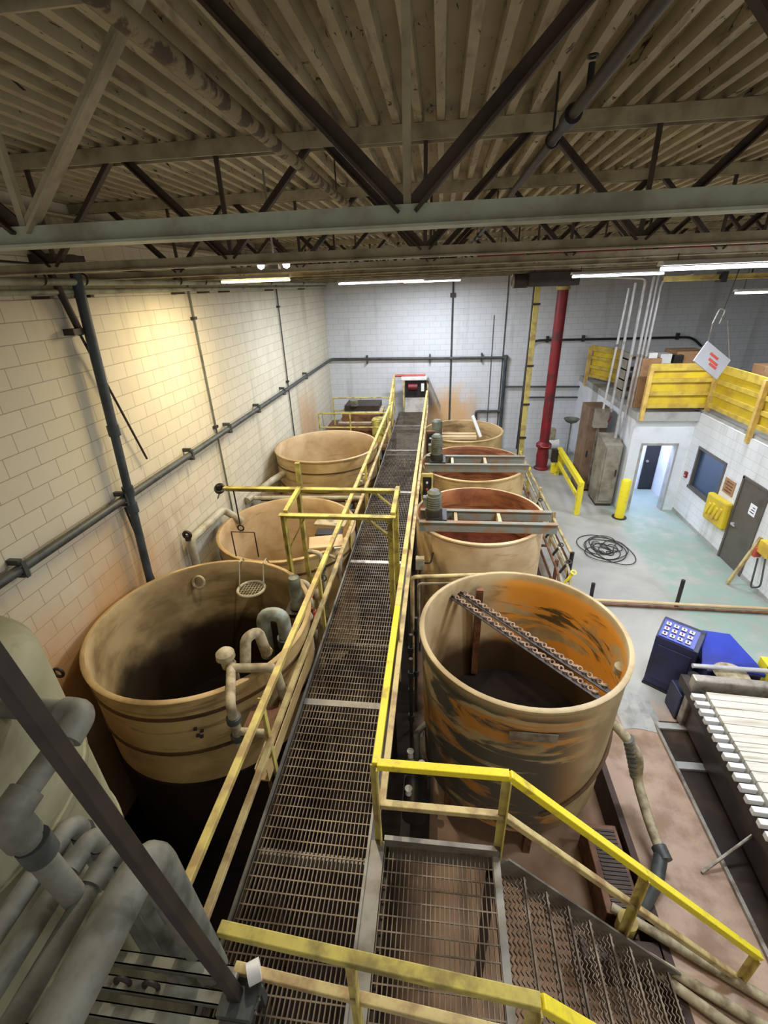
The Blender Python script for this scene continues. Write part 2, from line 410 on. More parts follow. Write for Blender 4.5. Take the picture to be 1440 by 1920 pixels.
# ------------------------------------------------------------------ lights
def lamp(name, loc, size, energy, col, rot=(0, 0, 0)):
    L = bpy.data.lights.new(name, 'AREA'); L.shape = 'RECTANGLE'; L.size, L.size_y = size; L.energy = energy; L.color = col
    o = bpy.data.objects.new(name, L); COL.objects.link(o); o.location = loc; o.rotation_euler = rot; return o
COOL = (.86, .92, 1.); WARM = (1., .80, .46); NEUT = (1., .95, .86)
def fixture(x0, x1, y, z, label, warm=False, energy=120, along='x', ztop=6.49):
    t = thing('strip_light', label, 'light', ((x0+x1)/2, y, z), 'strip lights under the roof joists')
    MB().prism([(x0, y-.09, z+.09), (x0, y+.09, z+.09), (x0, y+.05, z+.13), (x0, y-.05, z+.13)], (x1-x0, 0, 0)).build('housing', 'white', t)
    for dy in (-.045, .045):
        MB().cyl((x0+.03, y+dy, z+.06), (x1-.03, y+dy, z+.06), .018, 10).build('tube', 'lamp_warm' if warm else 'lamp', t, True)
    for x in (x0+.15, x1-.15): MB().cyl((x, y, z+.12), (x, y, 7.3 if ztop > 7 else max(ztop, z+.14)), .006, 6).build('hanger', 'web', t)
    lamp('strip_light_glow', ((x0+x1)/2, y, z+.02), (x1-x0, .18), energy, WARM if warm else COOL)
    return t
fixture(-3.35, -2.25, 7.5, 6.38, 'warm strip light near the left wall', True, 165)
fixture(-2.5, -.4, 12.2, 6.33, 'white strip light far back over the left tank row', False, 260)
fixture(2.2, 3.7, 9.1, 6.28, 'white strip light right of centre above the right tank row', False, 200)
fixture(2.1, 4.2, 5.3, 6.30, 'long white strip light at the right edge of the view', False, 230)
fixture(5.9, 7.4, 11.0, 5.88, 'white strip light hanging lowest, in front of the mezzanine', False, 150, ztop=6.49)
fixture(-1.2, .6, 16.0, 6.33, 'white strip light over the far end of the walkway', False, 300)
t = thing('floodlight', 'twin head floodlight with two bare lit bulbs below the joists, left of centre', 'light', (-1.65, 5.0, 6.49))
MB().box((-1.7, 4.96, 6.49), (-1.6, 5.04, 6.57)).build('junction_box', 'channel', t)
for sx in (-1, 1):
    MB().tube([(-1.65+sx*.05, 5, 6.53), (-1.65+sx*.1, 4.98, 6.53)], .012, 8).build('arm', 'channel', t)
    MB().lathe([(.001, 6.49), (.03, 6.505), (.035, 6.53), (.03, 6.555), (.001, 6.57)], (-1.65+sx*.13, 4.97), 14).build('bulb', 'bulb', t, True)
MB().cyl((-1.65, 5, 6.57), (-1.65, 5, 7.3), .01, 8).build('stem', 'channel', t)
L = bpy.data.lights.new('floodlight_glow', 'SPOT'); L.energy = 420; L.color = (1., .88, .68); L.spot_size = 2.4; L.spot_blend = .8; L.shadow_soft_size = .06
o = bpy.data.objects.new('floodlight_glow', L); COL.objects.link(o); o.location = (-1.65, 4.9, 6.46); o.rotation_euler = Vector((-1.8, .7, 4.4)).to_track_quat('Z', 'Y').to_euler()
t = thing('unit_heater', 'dark unit heater with a round blower end hanging in front of the back wall', 'heater', (2.4, 12, 6.2))
MB().box((1.95, 11.8, 6.18), (3.05, 12.3, 6.48)).build('body', 'dark', t, bev=.02)
MB().cyl((1.65, 12.05, 6.31), (1.95, 12.05, 6.31), .15, 24).build('blower_housing', 'dark', t, True)
MB().torus((1.63, 12.05, 6.31), .13, .025, 28, 8).build('blower_ring', 'steel', t, True)
for x in (2.1, 2.9): MB().cyl((x, 12.05, 6.48), (x, 12.05, 7.3), .01, 6).build('hanger_rod', 'web', t)
for q in t.children:
    if q.name.startswith('blower_ring'):
        q.data.transform(Matrix.Translation(Vector((1.63, 12.05, 6.31))-ORG[t.name]) @ Matrix.Rotation(PI/2, 4, 'Y') @ Matrix.Translation(ORG[t.name]-Vector((1.63, 12.05, 6.31))))

# ------------------------------------------------------------------ pipes on the left and back walls
PX = XL + .11
def clamp(mb, c, axis):
    x, y, z = c
    if axis == 'y': mb.box((XL, y-.025, z-.09), (x+.03, y+.025, z-.06)); mb.box((XL, y-.025, z+.06), (x+.03, y+.025, z+.12)); mb.box((x+.052, y-.025, z-.09), (x+.065, y+.025, z+.10))
    else: mb.box((x-.03, y-.03, z-.16), (x+.03, YB, z-.07)); mb.box((x-.03, y-.03, z+.07), (x+.03, YB, z+.16))
    return mb
t = thing('process_pipe', 'grey pipe running along the left wall, across the back wall and down', 'pipe', (PX, 8, 3.7))
MB().tube([(PX, .2, 3.76), (PX, YB-.12, 3.74), (2.52, YB-.12, 3.68)], .052, 14, .16).build('pipe_run', 'pvc_dark', t, True)
MB().tube([(2.52, YB-.12, 3.68), (2.52, YB-.12, 0)], .065, 14).build('drop_pipe', 'blue_grey', t, True)
MB().lathe([(.001, 3.6), (.085, 3.61), (.09, 3.75), (.06, 3.77), (.001, 3.77)], (2.52, YB-.12), 16).build('elbow_fitting', 'pvc_dark', t, True)
for y in (3.6, 5.35, 7.25, 8.9, 10.6, 12.6, 15): clamp(MB(), (PX, y, 3.75), 'y').build('clamp', 'pvc_dark', t)
for x in (-2.9, -.4, 1.6): clamp(MB(), (x, YB-.12, 3.7), 'x').build('clamp', 'pvc_dark', t)
MB().tube([(2.5, YB-.12, 1.6), (1.5, YB-.12, 1.6), (1.5, YB-.12, .9)], .055, 12, .1).build('branch_pipe', 'pvc_dark', t, True)
t = thing('drain_downpipe', 'thick dark blue-grey downpipe standing against the left wall', 'pipe', (-4.28, 5.45, 2.2))
MB().tube([(-4.3, 5.66, 6.75), (-4.3, 5.5, 4.7)], .062, 16).build('upper_pipe', 'blue_grey', t, True)
MB().tube([(-4.3, 5.5, 4.72), (-4.3, 5.25, 1.6)], .056, 16).build('lower_pipe', 'blue_grey', t, True)
for z, y in ((4.7, 5.5), (3.85, 5.43), (3.6, 5.41)): MB().cyl((-4.3, y, z-.07), (-4.3, y, z+.07), .075, 16).build('coupling', 'blue_grey', t, True)
MB().box((XL, 5.2, 6.66), (-4.2, 5.75, 6.74)).build('wall_bracket', 'dark', t)
t = thing('support_rod', 'thin dark rod leaning diagonally on the left wall behind the downpipe', 'rod', (-4.4, 5.8, 4.08))
MB().tube([(-4.38, 5.36, 6.4), (-4.38, 6.12, 4.08)], .016, 8).build('rod', 'dark', t, True)
MB().tube([(-4.34, 5.3, 6.6), (-4.36, 5.52, 5.9)], .04, 10).build('sleeve', 'dark', t, True)
MB().box((XL, 5.36, 5.9), (-4.32, 5.6, 5.97)).build('bracket', 'dark', t)
one('wall_conduit', MB().cyl((-4.42, 5.42, 3.6), (-4.42, 5.62, 1.6), .016, 8), 'dark', 'thin dark tube beside the blue-grey downpipe on the left wall', 'conduit', None, True)
for y, nm in ((8.5, 'thin dark conduit up the left wall, nearer one beyond the downpipe'), (13.3, 'thin dark conduit up the left wall near the back corner')):
    t = thing('wall_conduit', nm, 'conduit', (-4.43, y, 1.5))
    MB().cyl((-4.42, y, 1.5), (-4.42, y, 6.5), .019, 8).build('tube', 'motor_green' if y < 9 else 'pvc_dark', t, True)
    for z in (5.9, 3.9): MB().box((XL, y-.06, z-.025), (-4.39, y+.06, z+.025)).build('strap', 'dark', t)
t = thing('wall_conduit', 'vertical conduit up the middle of the back wall', 'conduit', (.43, YB-.04, .4))
MB().cyl((.43, YB-.04, .0), (.43, YB-.04, 6.6), .035, 8).build('tube', 'pvc_dark', t, True)
MB().box((.33, YB-.09, 5.85), (.53, YB, 6.0)).build('junction_box', 'dark', t)
one('wall_conduit', MB().cyl((2.4, YB-.03, .3), (2.42, YB-.03, 6.6), .02, 8), 'pvc_dark', 'thin grey conduit on the back wall just above the blue pipe drop', 'conduit', None, True)
one('wall_conduit', MB().cyl((1.98, YB-.03, .9), (1.98, YB-.03, 5.2), .012, 8), 'pvc_dark', 'thinnest grey conduit on the back wall left of the blue pipe drop', 'conduit', None, True)
t = thing('wall_conduit', 'long pale conduit run along the top of the left wall', 'conduit', (-4.3, 9, 6.38))
MB().cyl((-4.3, .5, 6.47), (-4.3, YB-.05, 6.47), .04, 10).cyl((-4.36, .5, 6.37), (-4.36, YB-.05, 6.37), .03, 10).build('tubes', 'chord_green', t, True)
for y in (5.1, 5.75, 8, 8.9, 9.8, 12.5, 15.5): MB().box((XL, y-.03, 6.3), (-4.24, y+.03, 6.33)).torus((-4.3, y, 6.5), .06, .012, 16, 6, PI/2).build('hanger', 'web', t)
one('sagging_cable', MB().tube([(-3.9+.012*i, 4+1.0*i, 6.62-.012*i*(12-i)/6) for i in range(13)], .012, 6), 'black', 'thin black cable sagging along the left wall under the roof', 'cable', None, True)
t = thing('black_wall_pipe', 'black pipe rising on the back wall and bending right behind the yellow column', 'pipe', (3.3, YB-.1, 0))
MB().tube([(3.27, YB-.1, 0), (3.32, YB-.1, 3.5), (3.36, YB-.1, 4.28), (9.1, YB-.1, 4.27), (9.5, YB-.1, 3.95)], .04, 12, .5).build('pipe_run', 'black', t, True)
for x in (4.0, 5.3, 8.6): MB().box((x-.04, YB-.16, 4.2), (x+.04, YB, 4.42)).build('clamp', 'black', t)
one('wall_pipe', MB().tube([(2.6, YB-.1, 2.57), (5.9, YB-.1, 2.53), (6.2, YB-.1, 2.9)], .035, 10, .15), 'pvc_dark', 'horizontal grey pipe across the back wall behind the red column, upper one', 'pipe', None, True)
one('wall_pipe', MB().tube([(3.3, YB-.08, 2.14), (5.75, YB-.08, 2.12)], .03, 10), 'pvc_dark', 'horizontal grey pipe across the back wall behind the red column, lower one', 'pipe', None, True)

# columns
t = thing('building_column', 'tall yellow column in front of the back wall', 'column', (3.05, 16.6, 0))
MB().box((2.93, 16.5, 0), (3.11, 16.7, 6.4)).build('shaft', 'yellow_worn', t, bev=.01)
MB().box((2.9, 16.52, 0), (2.94, 16.68, 6.4)).build('edge_flange', 'dark', t)
for z in (2.4, 3.7, 5.6, 1.2): MB().box((2.9, 16.44, z), (3.14, 16.5, z+.06)).build('strap', 'dark', t)
t = thing('fire_riser', 'tall dark red riser column beside the yellow column', 'column', (3.82, 16.6, 0))
MB().cyl((3.82, 16.6, .9), (3.82, 16.6, 6.3), .17, 20).build('riser_pipe', 'red', t, True)
MB().lathe([(.26, 0), (.26, .06), (.2, .1), (.22, .5), (.19, .8), (.27, .86), (.27, .96), (.17, 1.05)], (3.82, 16.6), 24).build('valve_base', 'red', t, True)
MB().cyl((3.82, 16.6, 6.02), (3.82, 16.6, 6.12), .22, 20).build('collar', 'yellow_worn', t, True)
MB().torus((3.82, 16.36, .95), .16, .02, 24, 8).cyl((3.82, 16.36, .95), (3.82, 16.5, .95), .03).build('handwheel', 'red_pale', t, True)
t = thing('column_guard', 'low yellow steel guard at the foot of the red riser', 'guard', (4.25, 16.2, 0))
MB().box((4.08, 16.1, 0), (4.5, 16.3, .34)).build('base', 'yellow', t, bev=.02)
MB().box((4.4, 16.12, .34), (4.5, 16.28, .7)).build('upright', 'yellow', t, bev=.01)
t = thing('eyewash_station', 'grey eyewash bowl on a thin pole before the back wall', 'eyewash', (4.95, 17.6, 0))
MB().cyl((4.95, 17.6, 0), (4.95, 17.6, 1.5), .025, 10).build('pole', 'pvc', t, True)
MB().lathe([(.02, 1.42), (.2, 1.5), (.29, 1.62), (.27, 1.62), (.18, 1.52), (.02, 1.47)], (4.95, 17.6), 24).build('bowl', 'pvc', t, True)
MB().lathe([(.001, 0), (.16, 0), (.16, .03), (.03, .05), (.001, .05)], (4.95, 17.6), 18).build('foot', 'pvc_dark', t, True)
t = thing('chemical_pump', 'pale grey pump assembly on the floor against the back wall behind the gate', 'pump', (4.4, 17.9, 0))
MB().box((4.1, 17.7, 0), (4.75, 18.2, .35)).build('base', 'lintel', t, bev=.02)
MB().cyl((4.25, 17.9, .55), (4.65, 17.9, .55), .2, 20).build('motor', 'white', t, True)
MB().box((4.2, 17.8, .7), (4.5, 18.1, 1.15)).build('control_box', 'dusty', t, bev=.02)

# ------------------------------------------------------------------ tanks
def tank(label, c, r, z0, z1, out, inn, slu, zs, taper=.95, lip=.045, bands=(), cat='tank', n=72):
    t = thing('storage_tank', label, cat, (c[0], c[1], z0), 'open round tanks either side of the walkway')
    th = .03
    MB().lathe([(.001, z0), (r*taper-.08, z0), (r*taper, z0+.08), (r, z1-.05), (r+lip*.55, z1-.04), (r+lip*.6, z1-.01), (r+lip*.3, z1), (r-th, z1)], c, n, cap=False).build('shell', out, t, True)
    MB().lathe([(r-th, z1), (r-th-.012, z1-.02), (r-th-.012, z1-.25), (r*taper-th-.03, z0+.12), (.001, z0+.1)], c, n, cap=False).build('lining', inn, t, True)
    MB().lathe([(.001, zs), (r*taper-.02, zs), (r*taper-.02, zs-.05), (.001, zs-.05)], c, n).build('residue', slu, t, True)
    for z, h in bands:
        k = taper + (1-taper)*(z-z0)/(z1-z0); rr = r*k
        MB().lathe([(rr-.01, z), (rr+.014, z+.005), (rr+.014, z+h-.005), (rr-.01, z+h)], c, n, True).build('hoop_band', 'band', t, True)
    return t
RB = (1.08, 4.66); LB = (-2.98, 4.40); LM = (-2.92, 7.68); LF = (-2.98, 11.55); R2 = (.83, 8.32); R3 = (.88, 11.24); R4 = (.76, 14.13)
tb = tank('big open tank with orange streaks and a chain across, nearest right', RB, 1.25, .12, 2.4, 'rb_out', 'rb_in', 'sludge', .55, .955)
for a in (1.2, 2.5, 3.7, 4.9, 5.9):
    MB().cbox((RB[0]+1.0*math.cos(a), RB[1]+1.0*math.sin(a), (PITZ+.14)/2), (.09, .09, .14-PITZ)).build('leg', 'brown', tb)
MB().box((.60, 5.62, .6), (.70, 5.72, 2.25)).build('inner_post', 'brown', tb)
MB().lathe([(.0, 1.95), (.09, 1.95), (.09, 2.05), (.0, 2.05)], (2.28, 4.45), 14).build('outlet_flange', 'dusty', tb, True)
MB().cbox((1.05, 3.405, 2.0), (.5, .012, .12), 0).build('nameplate', 'steel', tb)
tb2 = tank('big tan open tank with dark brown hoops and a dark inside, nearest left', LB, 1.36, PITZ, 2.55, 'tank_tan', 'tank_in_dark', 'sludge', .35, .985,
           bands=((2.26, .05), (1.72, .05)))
MB().lathe([(1.335, PITZ), (1.36, PITZ), (1.375, 1.22), (1.35, 1.23)], LB, 72, True).build('lower_sleeve', 'lower_sleeve', tb2, True)  # darker sleeve around the lower part of the shell
for dx, dz in ((.0, 0), (.07, -.02), (.01, -.1), (.05, -.11)):
    MB().cbox((-2.52+dx, 4.40-1.36+.055, 2.13+dz), (.035, .03, .02), .3).build('stencil_mark', 'ink', tb2)
MB().torus((-3.62, 5.46, 2.32), .09, .022, 24, 8, 1.2).build('inner_port', 'dusty', tb2, True)
tank('tan open tank second on the left, behind the big one with dark hoops', LM, 1.32, PITZ, 2.15, 'tank_tan', 'tank_peach', 'rust_sludge', .1, .985, bands=((1.8, .05),))
tl = tank('peach coloured open tank farthest back on the left side', LF, 1.35, PITZ, 2.55, 'tank_tan', 'tank_peach', 'rust_sludge', .9, .95, bands=((2.2, .04), (1.7, .05)))
tank('rusty red lined open tank second on the right, under a crossbeam pair', R2, 1.25, PITZ, 2.2, 'tank_peach', 'tank_in_rust', 'rust_sludge', 1.3, .975)
tank('open tank third on the right, under the far crossbeam pair', R3, 1.30, PITZ, 2.2, 'tank_tan', 'tank_in_rust', 'rust_sludge', 1.2, .975)
tank('brown open tank farthest back on the right side', R4, 1.2, PITZ, 2.2, 'tank_tan', 'tank_in_tan', 'rust_sludge', 1.3, .975)
# closed tank at the left edge
t = thing('closed_tank', 'tall grey-green closed tank with domed top at the left edge', 'tank', (-3.4, 1.42, PITZ))
MB().lathe([(.001, PITZ), (1.0, PITZ), (1.0, 4.1), (.99, 4.17), (.93, 4.25), (.7, 4.36), (.35, 4.43), (.001, 4.45)], (-3.4, 1.42), 72).build('shell', 'tank_grey', t, True)
for z in (3.2, 2.2): MB().lathe([(.995, z), (1.015, z+.01), (1.015, z+.07), (.995, z+.08)], (-3.4, 1.42), 72, True).build('hoop', 'tank_grey', t, True)
for z, y in ((2.55, 3.38), (2.38, 3.5)):
    o = one('wall_eyebolt', MB().torus((-4.36, y, z), .06, .018, 20, 8, PI/2).cyl((XL, y, z), (-4.42, y, z), .02), 'dark',
            'small dark ring bolt on the left wall beside the closed tank, ' + ('upper one' if z > 2.5 else 'lower one'), 'bolt', 'ring bolts on the left wall', True)

hp = []
for k in range(11):
    f = k/10; a_ = math.radians(-10 - 70*f); z = 1.22 - .62*f; rr = 1.25*(.955+.045*(z-.12)/2.28)+.02
    hp.append((RB[0]+rr*math.cos(a_), RB[1]+rr*math.sin(a_), z))
MB().tube(hp, .022, 8).build('side_hose', 'band', tb, True)
# crossbeam pairs over R2 and R3
def crossbeam(y0, y1, label, tilt, mat):
    z = 2.21
    t = thing('mixer_crossbeam', label, 'beam', (.9, (y0+y1)/2, z), 'crossbeam pairs over the right tanks')
    x0, x1 = -.32, 2.14
    for y, sg in ((y0, 0), (y1, tilt)):
        b = MB(); b.box((x0, y-.012, z), (x1, y+.012, z+.2)); b.box((x0, y-.05, z+.19), (x1, y+.05, z+.205)); b.build('beam', mat, t)
    for x in (.35, 1.15): MB().box((x-.03, y0, z+.03), (x+.03, y1, z+.17)).build('spacer', 'tank_peach', t)
    MB().box((x0+.12, y0+.02, z+.2), (x0+.5, y1-.02, z+.23)).build('motor_plate', 'black', t)
    return t
crossbeam(7.48, 7.98, 'crossbeam pair with short spacers over the second right tank', 0, 'crossbar')
crossbeam(10.5, 11.1, 'crossbeam pair with short spacers over the third right tank, farther one', 0, 'crossbar')
# chains across RB
for dx, dy, lab in ((0, 0, 'knobbly perforated bar laid across the orange streaked tank, nearer of two'), (.13, .1, 'knobbly perforated bar laid across the orange streaked tank, farther of two')):
    a = Vector((.25+dx, 5.55+dy, 2.2)); b = Vector((1.83+dx, 3.82+dy, 2.2)); L = (b-a).length; u = (b-a)/L
    t = thing('spray_bar', lab, 'spray bar', a, 'spray bars across the orange streaked tank')
    MB().angle(a, b, .07, .012).build('angle_bar', 'dark', t)
    m = MB(); s = MB(); k = 0
    while k*.062 < L-.05:
        c = a + u*(k*.062+.03); m.torus(c + Vector((0, 0, .012)), .026, .012, 12, 6, .5 if k % 2 else -.5); k += 1
    m.build('chain', 'chain_brown', t, True)['kind'] = 'stuff'

# ------------------------------------------------------------------ walkway
WX0, WX1 = -1.58, -.55
wk = thing('walkway', 'long straight steel grating walkway between the two tank rows', 'walkway', (-1.06, 9, WZ-.15))
def grating(x0, x1, y0, y1, parent, name='grating_panel', alongy=True, sp=.036, cs=.1):
    m = MB(); n = max(2, int((x1-x0)/sp))
    for i in range(n+1):
        x = x0 + (x1-x0)*i/n; m.box((x-.0035, y0, WZ-.032), (x+.0035, y1, WZ))
    k = max(1, int((y1-y0)/cs))
    for j in range(k+1):
        y = y0 + (y1-y0)*j/k; m.box((x0, y-.005, WZ-.012), (x1, y+.005, WZ-.001))
    return m.build(name, 'grating', parent)
cuts = [.55, 3.83, 7.0, 10.15, 13.3, 16.0, 18.1]
for a, b in zip(cuts[:-1], cuts[1:]):
    grating(WX0+.03, WX1-.01, a+.03, b-.03, wk)
for y in cuts[1:-1]: MB().box((WX0+.02, y-.045, WZ-.03), (WX1, y+.045, WZ+.006)).build('cover_plate', 'steel' if y != 3.83 else 'channel', wk)
for x in (WX0, WX1):
    s = 1 if x == WX0 else -1
    MB().box((x-.012, .5, WZ-.15), (x+.012, 18.1, WZ+.03)).box((min(x, x-s*.06), .5, WZ-.15), (max(x, x-s*.06), 18.1, WZ-.135)).build('side_channel', 'channel', wk)
for i, y in enumerate((2.2, 4.9, 7.6, 10.3, 13.0, 15.7)):
    MB().box((WX0, y-.03, WZ-.15), (WX1, y+.03, WZ-.04)).build('cross_beam', 'channel', wk)
    for x in (WX0+.05, WX1-.05): MB().box((x-.04, y-.04, PITZ), (x+.04, y+.04, WZ-.15)).build('support_leg', 'dark', wk)
# landing and stair
ld = thing('stair_landing', 'square grating landing at the top of the stair', 'landing', (.02, 1.8, WZ-.15))
MB().box((-.545, .5, WZ-.02), (-.41, 2.36, WZ+.008)).build('seam_plate', 'channel', ld)
grating(-.40, .535, 1.02, 2.33, ld)
MB().box((-.41, 2.33, WZ-.2), (.62, 2.37, WZ+.09)).build('kick_channel', 'channel', ld)
MB().box((-.41, .98, WZ-.2), (.62, 1.02, WZ+.09)).build('kick_channel', 'channel', ld)
MB().box((.54, 1.02, WZ-.15), (.60, 2.33, WZ+.008)).build('edge_plate', 'channel', ld)
MB().box((-.4, 1.02, WZ-.15), (-.36, 2.33, WZ-.035)).build('joist', 'dark', ld)
for y in (1.05, 2.3): MB().box((.5, y-.04, PITZ), (.58, y+.04, WZ-.2)).build('support_leg', 'dark', ld)
st = thing('metal_stair', 'serrated steel stair going down to the right from the landing', 'stair', (1.6, 1.7, 0))
RUN, RISE = .215, .2
for i in range(8):
    x0 = .60 + RUN*i + .01; z = WZ - RISE*(i+1) + .0
    m = MB(); rows = 6
    for j in range(rows):
        xc = x0 + .03 + (RUN-.02)*j/(rows-1)*.95
        pts = []
        N = 44
        for k in range(N+1):
            y = 1.04 + (2.30-1.04)*k/N
            pts.append((xc + (.011 if k % 2 else -.011), y))
        for (xa, ya), (xb, yb) in zip(pts[:-1], pts[1:]):
            m.bar((xa, ya, z-.012), (xb, yb, z-.012), .006, .026)
    m.box((x0, 1.04, z-.05), (x0+.012, 2.30, z)); m.box((x0+RUN-.01, 1.04, z-.05), (x0+RUN+.004, 2.30, z+.004))
    m.build('tread', 'grating', st)
for y in (1.01, 2.33):
    a = (.6, y, WZ-.1); b = (.6+RUN*8.6, y, WZ-.1-RISE*8.6)
    MB().bar(a, b, .02, .24).build('stringer', 'channel', st)

# railings -----------------------------------------------------------------
RW = .065
def rail(mb, p, q, w=RW): mb.angle(Vector(p)+Vector((0, 0, w/2)), Vector(q)+Vector((0, 0, w/2)), w, .012); return mb
def railbar(p, q, name, mat, parent, w=RW): return MB().bar(p, q, w, w*.9).build(name, mat, parent, bev=.006)
TR, MR = WZ+1.04, WZ+.52
t = thing('guard_railing', 'long worn yellow railing on the left side of the walkway', 'railing', (WX0-.02, 8, WZ), 'walkway railings')
X = WX0-.0
railbar((X, 1.35, TR), (X, 14.6, TR), 'top_rail', 'yellow_worn', t)
railbar((X, 1.35, MR), (X, 14.6, MR), 'mid_rail', 'yellow_tan', t, .06)
for y in (2.95, 5.2, 7.4, 9.6, 11.8, 14.5): MB().angle((X-.02, y, WZ-.12), (X-.02, y, TR), .055, .01, (0, 1, 0)).build('post', 'yellow_worn', t)
t = thing('guard_railing', 'long yellow railing on the right side of the walkway', 'railing', (WX1+.08, 9, WZ), 'walkway railings')
X = WX1+.1
railbar((X, 2.37, TR), (X, 4.4, TR), 'near_top_rail', 'yellow', t)
railbar((X, 4.4, TR), (X, 16.9, TR), 'top_rail', 'yellow_worn', t)
railbar((X+.03, 2.4, MR), (X+.03, 16.9, MR), 'mid_rail', 'yellow_tan', t, .06)
for y in (4.4, 6.6, 8.8, 11.0, 13.2, 15.4): MB().angle((X+.02, y, WZ-.12), (X+.02, y, TR), .055, .01, (0, 1, 0)).build('post', 'yellow_tan', t)
sl = RISE/RUN
def stair_rail(label, x0, y, mat, xmax, y0=None):
    y0 = y if y0 is None else y0
    t = thing('guard_railing', label, 'railing', (x0, y, WZ), 'walkway railings')
    xk = .60
    railbar((x0, y0, TR), (xk, y, TR), 'top_rail', 'yellow' if y > 2 else 'yellow_olive', t, .07)
    railbar((x0, y0, MR), (xk, y, MR), 'mid_rail', mat, t, .06)
    railbar((xk, y, TR), (xmax, y, TR-(xmax-xk)*sl), 'sloped_top_rail', 'yellow', t, .07)
    railbar((xk, y, MR), (xmax, y, MR-(xmax-xk)*sl), 'sloped_mid_rail', mat, t, .06)
    return t
t = stair_rail('bright yellow railing at the back of the landing running down the stair', -.44, 2.38, 'yellow_tan', 3.1)
MB().angle((-.44, 2.38, WZ-.1), (-.44, 2.38, TR), .06, .012, (0, 1, 0)).build('post', 'yellow_worn', t)
for x in (.61, 1.86, 3.07):
    dz = (x-.6)*sl
    MB().angle((x, 2.38, WZ-dz-.1), (x, 2.38, TR-dz), .06, .012, (0, 1, 0)).build('post', 'yellow_worn', t)
t = stair_rail('yellow railing nearest the camera, across the end of the walkway and down the stair', -1.26, 1.11, 'yellow_tan', 2.7, 1.24)
for x in (-.42, .6, 1.9):
    dz = max(0, (x-.6)*sl)
    MB().angle((x, 1.18 if x < 0 else 1.11, WZ-dz-.1), (x, 1.18 if x < 0 else 1.11, TR-dz), .06, .012, (0, 1, 0)).build('post', 'yellow_worn', t)
# gantry
t = thing('lifting_gantry', 'olive yellow steel frame standing over the walkway beside the left tanks', 'gantry', (-1.4, 5.95, WZ))
for y, zt in ((5.57, 3.46), (6.35, 3.52)):
    for x in (-.60, -2.12):
        MB().angle((x, y, (WZ-.1) if x > -1 else .9), (x, y, zt), .08, .012, (0, 1, 0)).build('post', 'yellow_olive', t)
    MB().angle((-2.2 if y < 6 else -3.35, y, zt+.03), (-.56, y, zt+.03), .09, .012).build('crossbeam', 'yellow_olive', t)
    MB().bar((-.62, y, zt-.34), (-.98, y, zt-.02), .06, .02).build('knee_brace', 'yellow_olive', t)
for x in (-.6, -2.12): MB().bar((x, 5.57, 3.5), (x, 6.35, 3.56), .06, .06).build('side_beam', 'yellow_olive', t)
MB().bar((-2.12, 6.35, 3.5), (-2.12, 6.35, 3.95), .07, .07, (0, 1, 0)).build('stub_post', 'yellow_olive', t)
MB().bar((-2.14, 5.6, 2.9), (-1.85, 5.6, 3.42), .05, .02).build('knee_brace', 'yellow_olive', t)
t = thing('hanging_hook', 'thin hook rod with a wire frame hanging from the gantry over the second left tank', 'hook', (-3.22, 6.35, 2.3))
MB().tube([(-3.22, 6.35, 3.48), (-3.22, 6.35, 2.85)], .012, 8).torus((-3.22, 6.35, 2.8), .05, .014, 18, 6, PI/2).build('hook_rod', 'dark', t, True)
MB().tube([(-3.4, 6.35, 2.25), (-3.4, 6.35, 2.72), (-3.0, 6.35, 2.72), (-3.0, 6.35, 2.25)], .012, 8).build('wire_frame', 'dark', t, True)
t = thing('strainer_hoop', 'pale ring basket hooked inside the far rim of the big left tank', 'strainer', (-2.78, 5.45, 2.2))
MB().torus((-2.78, 5.44, 2.25), .2, .022, 40, 8).build('ring', 'pvc_light', t, True)
for x in (-.19, .19): MB().tube([(-2.78+x, 5.46, 2.27), (-2.78+x, 5.6, 2.62), (-2.78+x, 5.72, 2.62), (-2.78+x, 5.8, 2.5)], .011, 8).build('hanger_rod', 'pvc_light', t, True)
m = MB()
for i in range(-4, 5):
    h = math.sqrt(max(0, .2**2-(i*.045)**2)); m.bar((-2.78+i*.045, 5.44-h, 2.24), (-2.78+i*.045, 5.44+h, 2.24), .006); m.bar((-2.78-h, 5.44+i*.045, 2.24), (-2.78+h, 5.44+i*.045, 2.24), .006)
m.build('mesh_bottom', 'pvc_light', t)
t = thing('valve_handle_arm', 'thin gantry arm with a small black valve at its left end by the wall', 'valve', (-3.7, 6.9, 2.9))
MB().tube([(-3.35, 6.4, 3.48), (-3.75, 6.9, 3.2), (-4.2, 7.6, 2.75)], .015, 8).build('rod', 'motor_green', t, True)
MB().torus((-3.72, 6.86, 3.28), .07, .03, 16, 8, .9).cyl((-3.72, 6.86, 3.22), (-3.72, 6.86, 3.34), .04).build('valve', 'black', t, True)

# ------------------------------------------------------------------ pipe and pump clutter beside the big left tank
t = thing('dosing_manifold', 'dusty beige pipe manifold with two capped heads over the rim of the big left tank', 'pipework', (-2.1, 3.5, 2.2))
MB().tube([(-2.0, 3.02, 1.9), (-2.0, 3.02, 2.62), (-2.25, 3.62, 2.62), (-2.25, 3.62, 2.3)], .05, 12, .09).build('lower_pipe', 'dusty', t, True)
MB().tube([(-2.2, 3.5, 2.62), (-1.72, 3.55, 2.62), (-1.68, 3.6, 1.9)], .05, 12, .09).build('cross_pipe', 'dusty', t, True)
MB().lathe([(.001, 2.55), (.06, 2.56), (.07, 2.68), (.105, 2.7), (.1, 2.76), (.06, 2.8), (.001, 2.81)], (-2.28, 3.58), 18).build('capped_head', 'dusty', t, True)
MB().tube([(-2.08, 3.6, 2.6), (-2.08, 3.72, 2.86), (-1.98, 3.84, 2.86), (-1.94, 3.86, 2.5)], .06, 12, .09).build('curved_head', 'dusty', t, True)
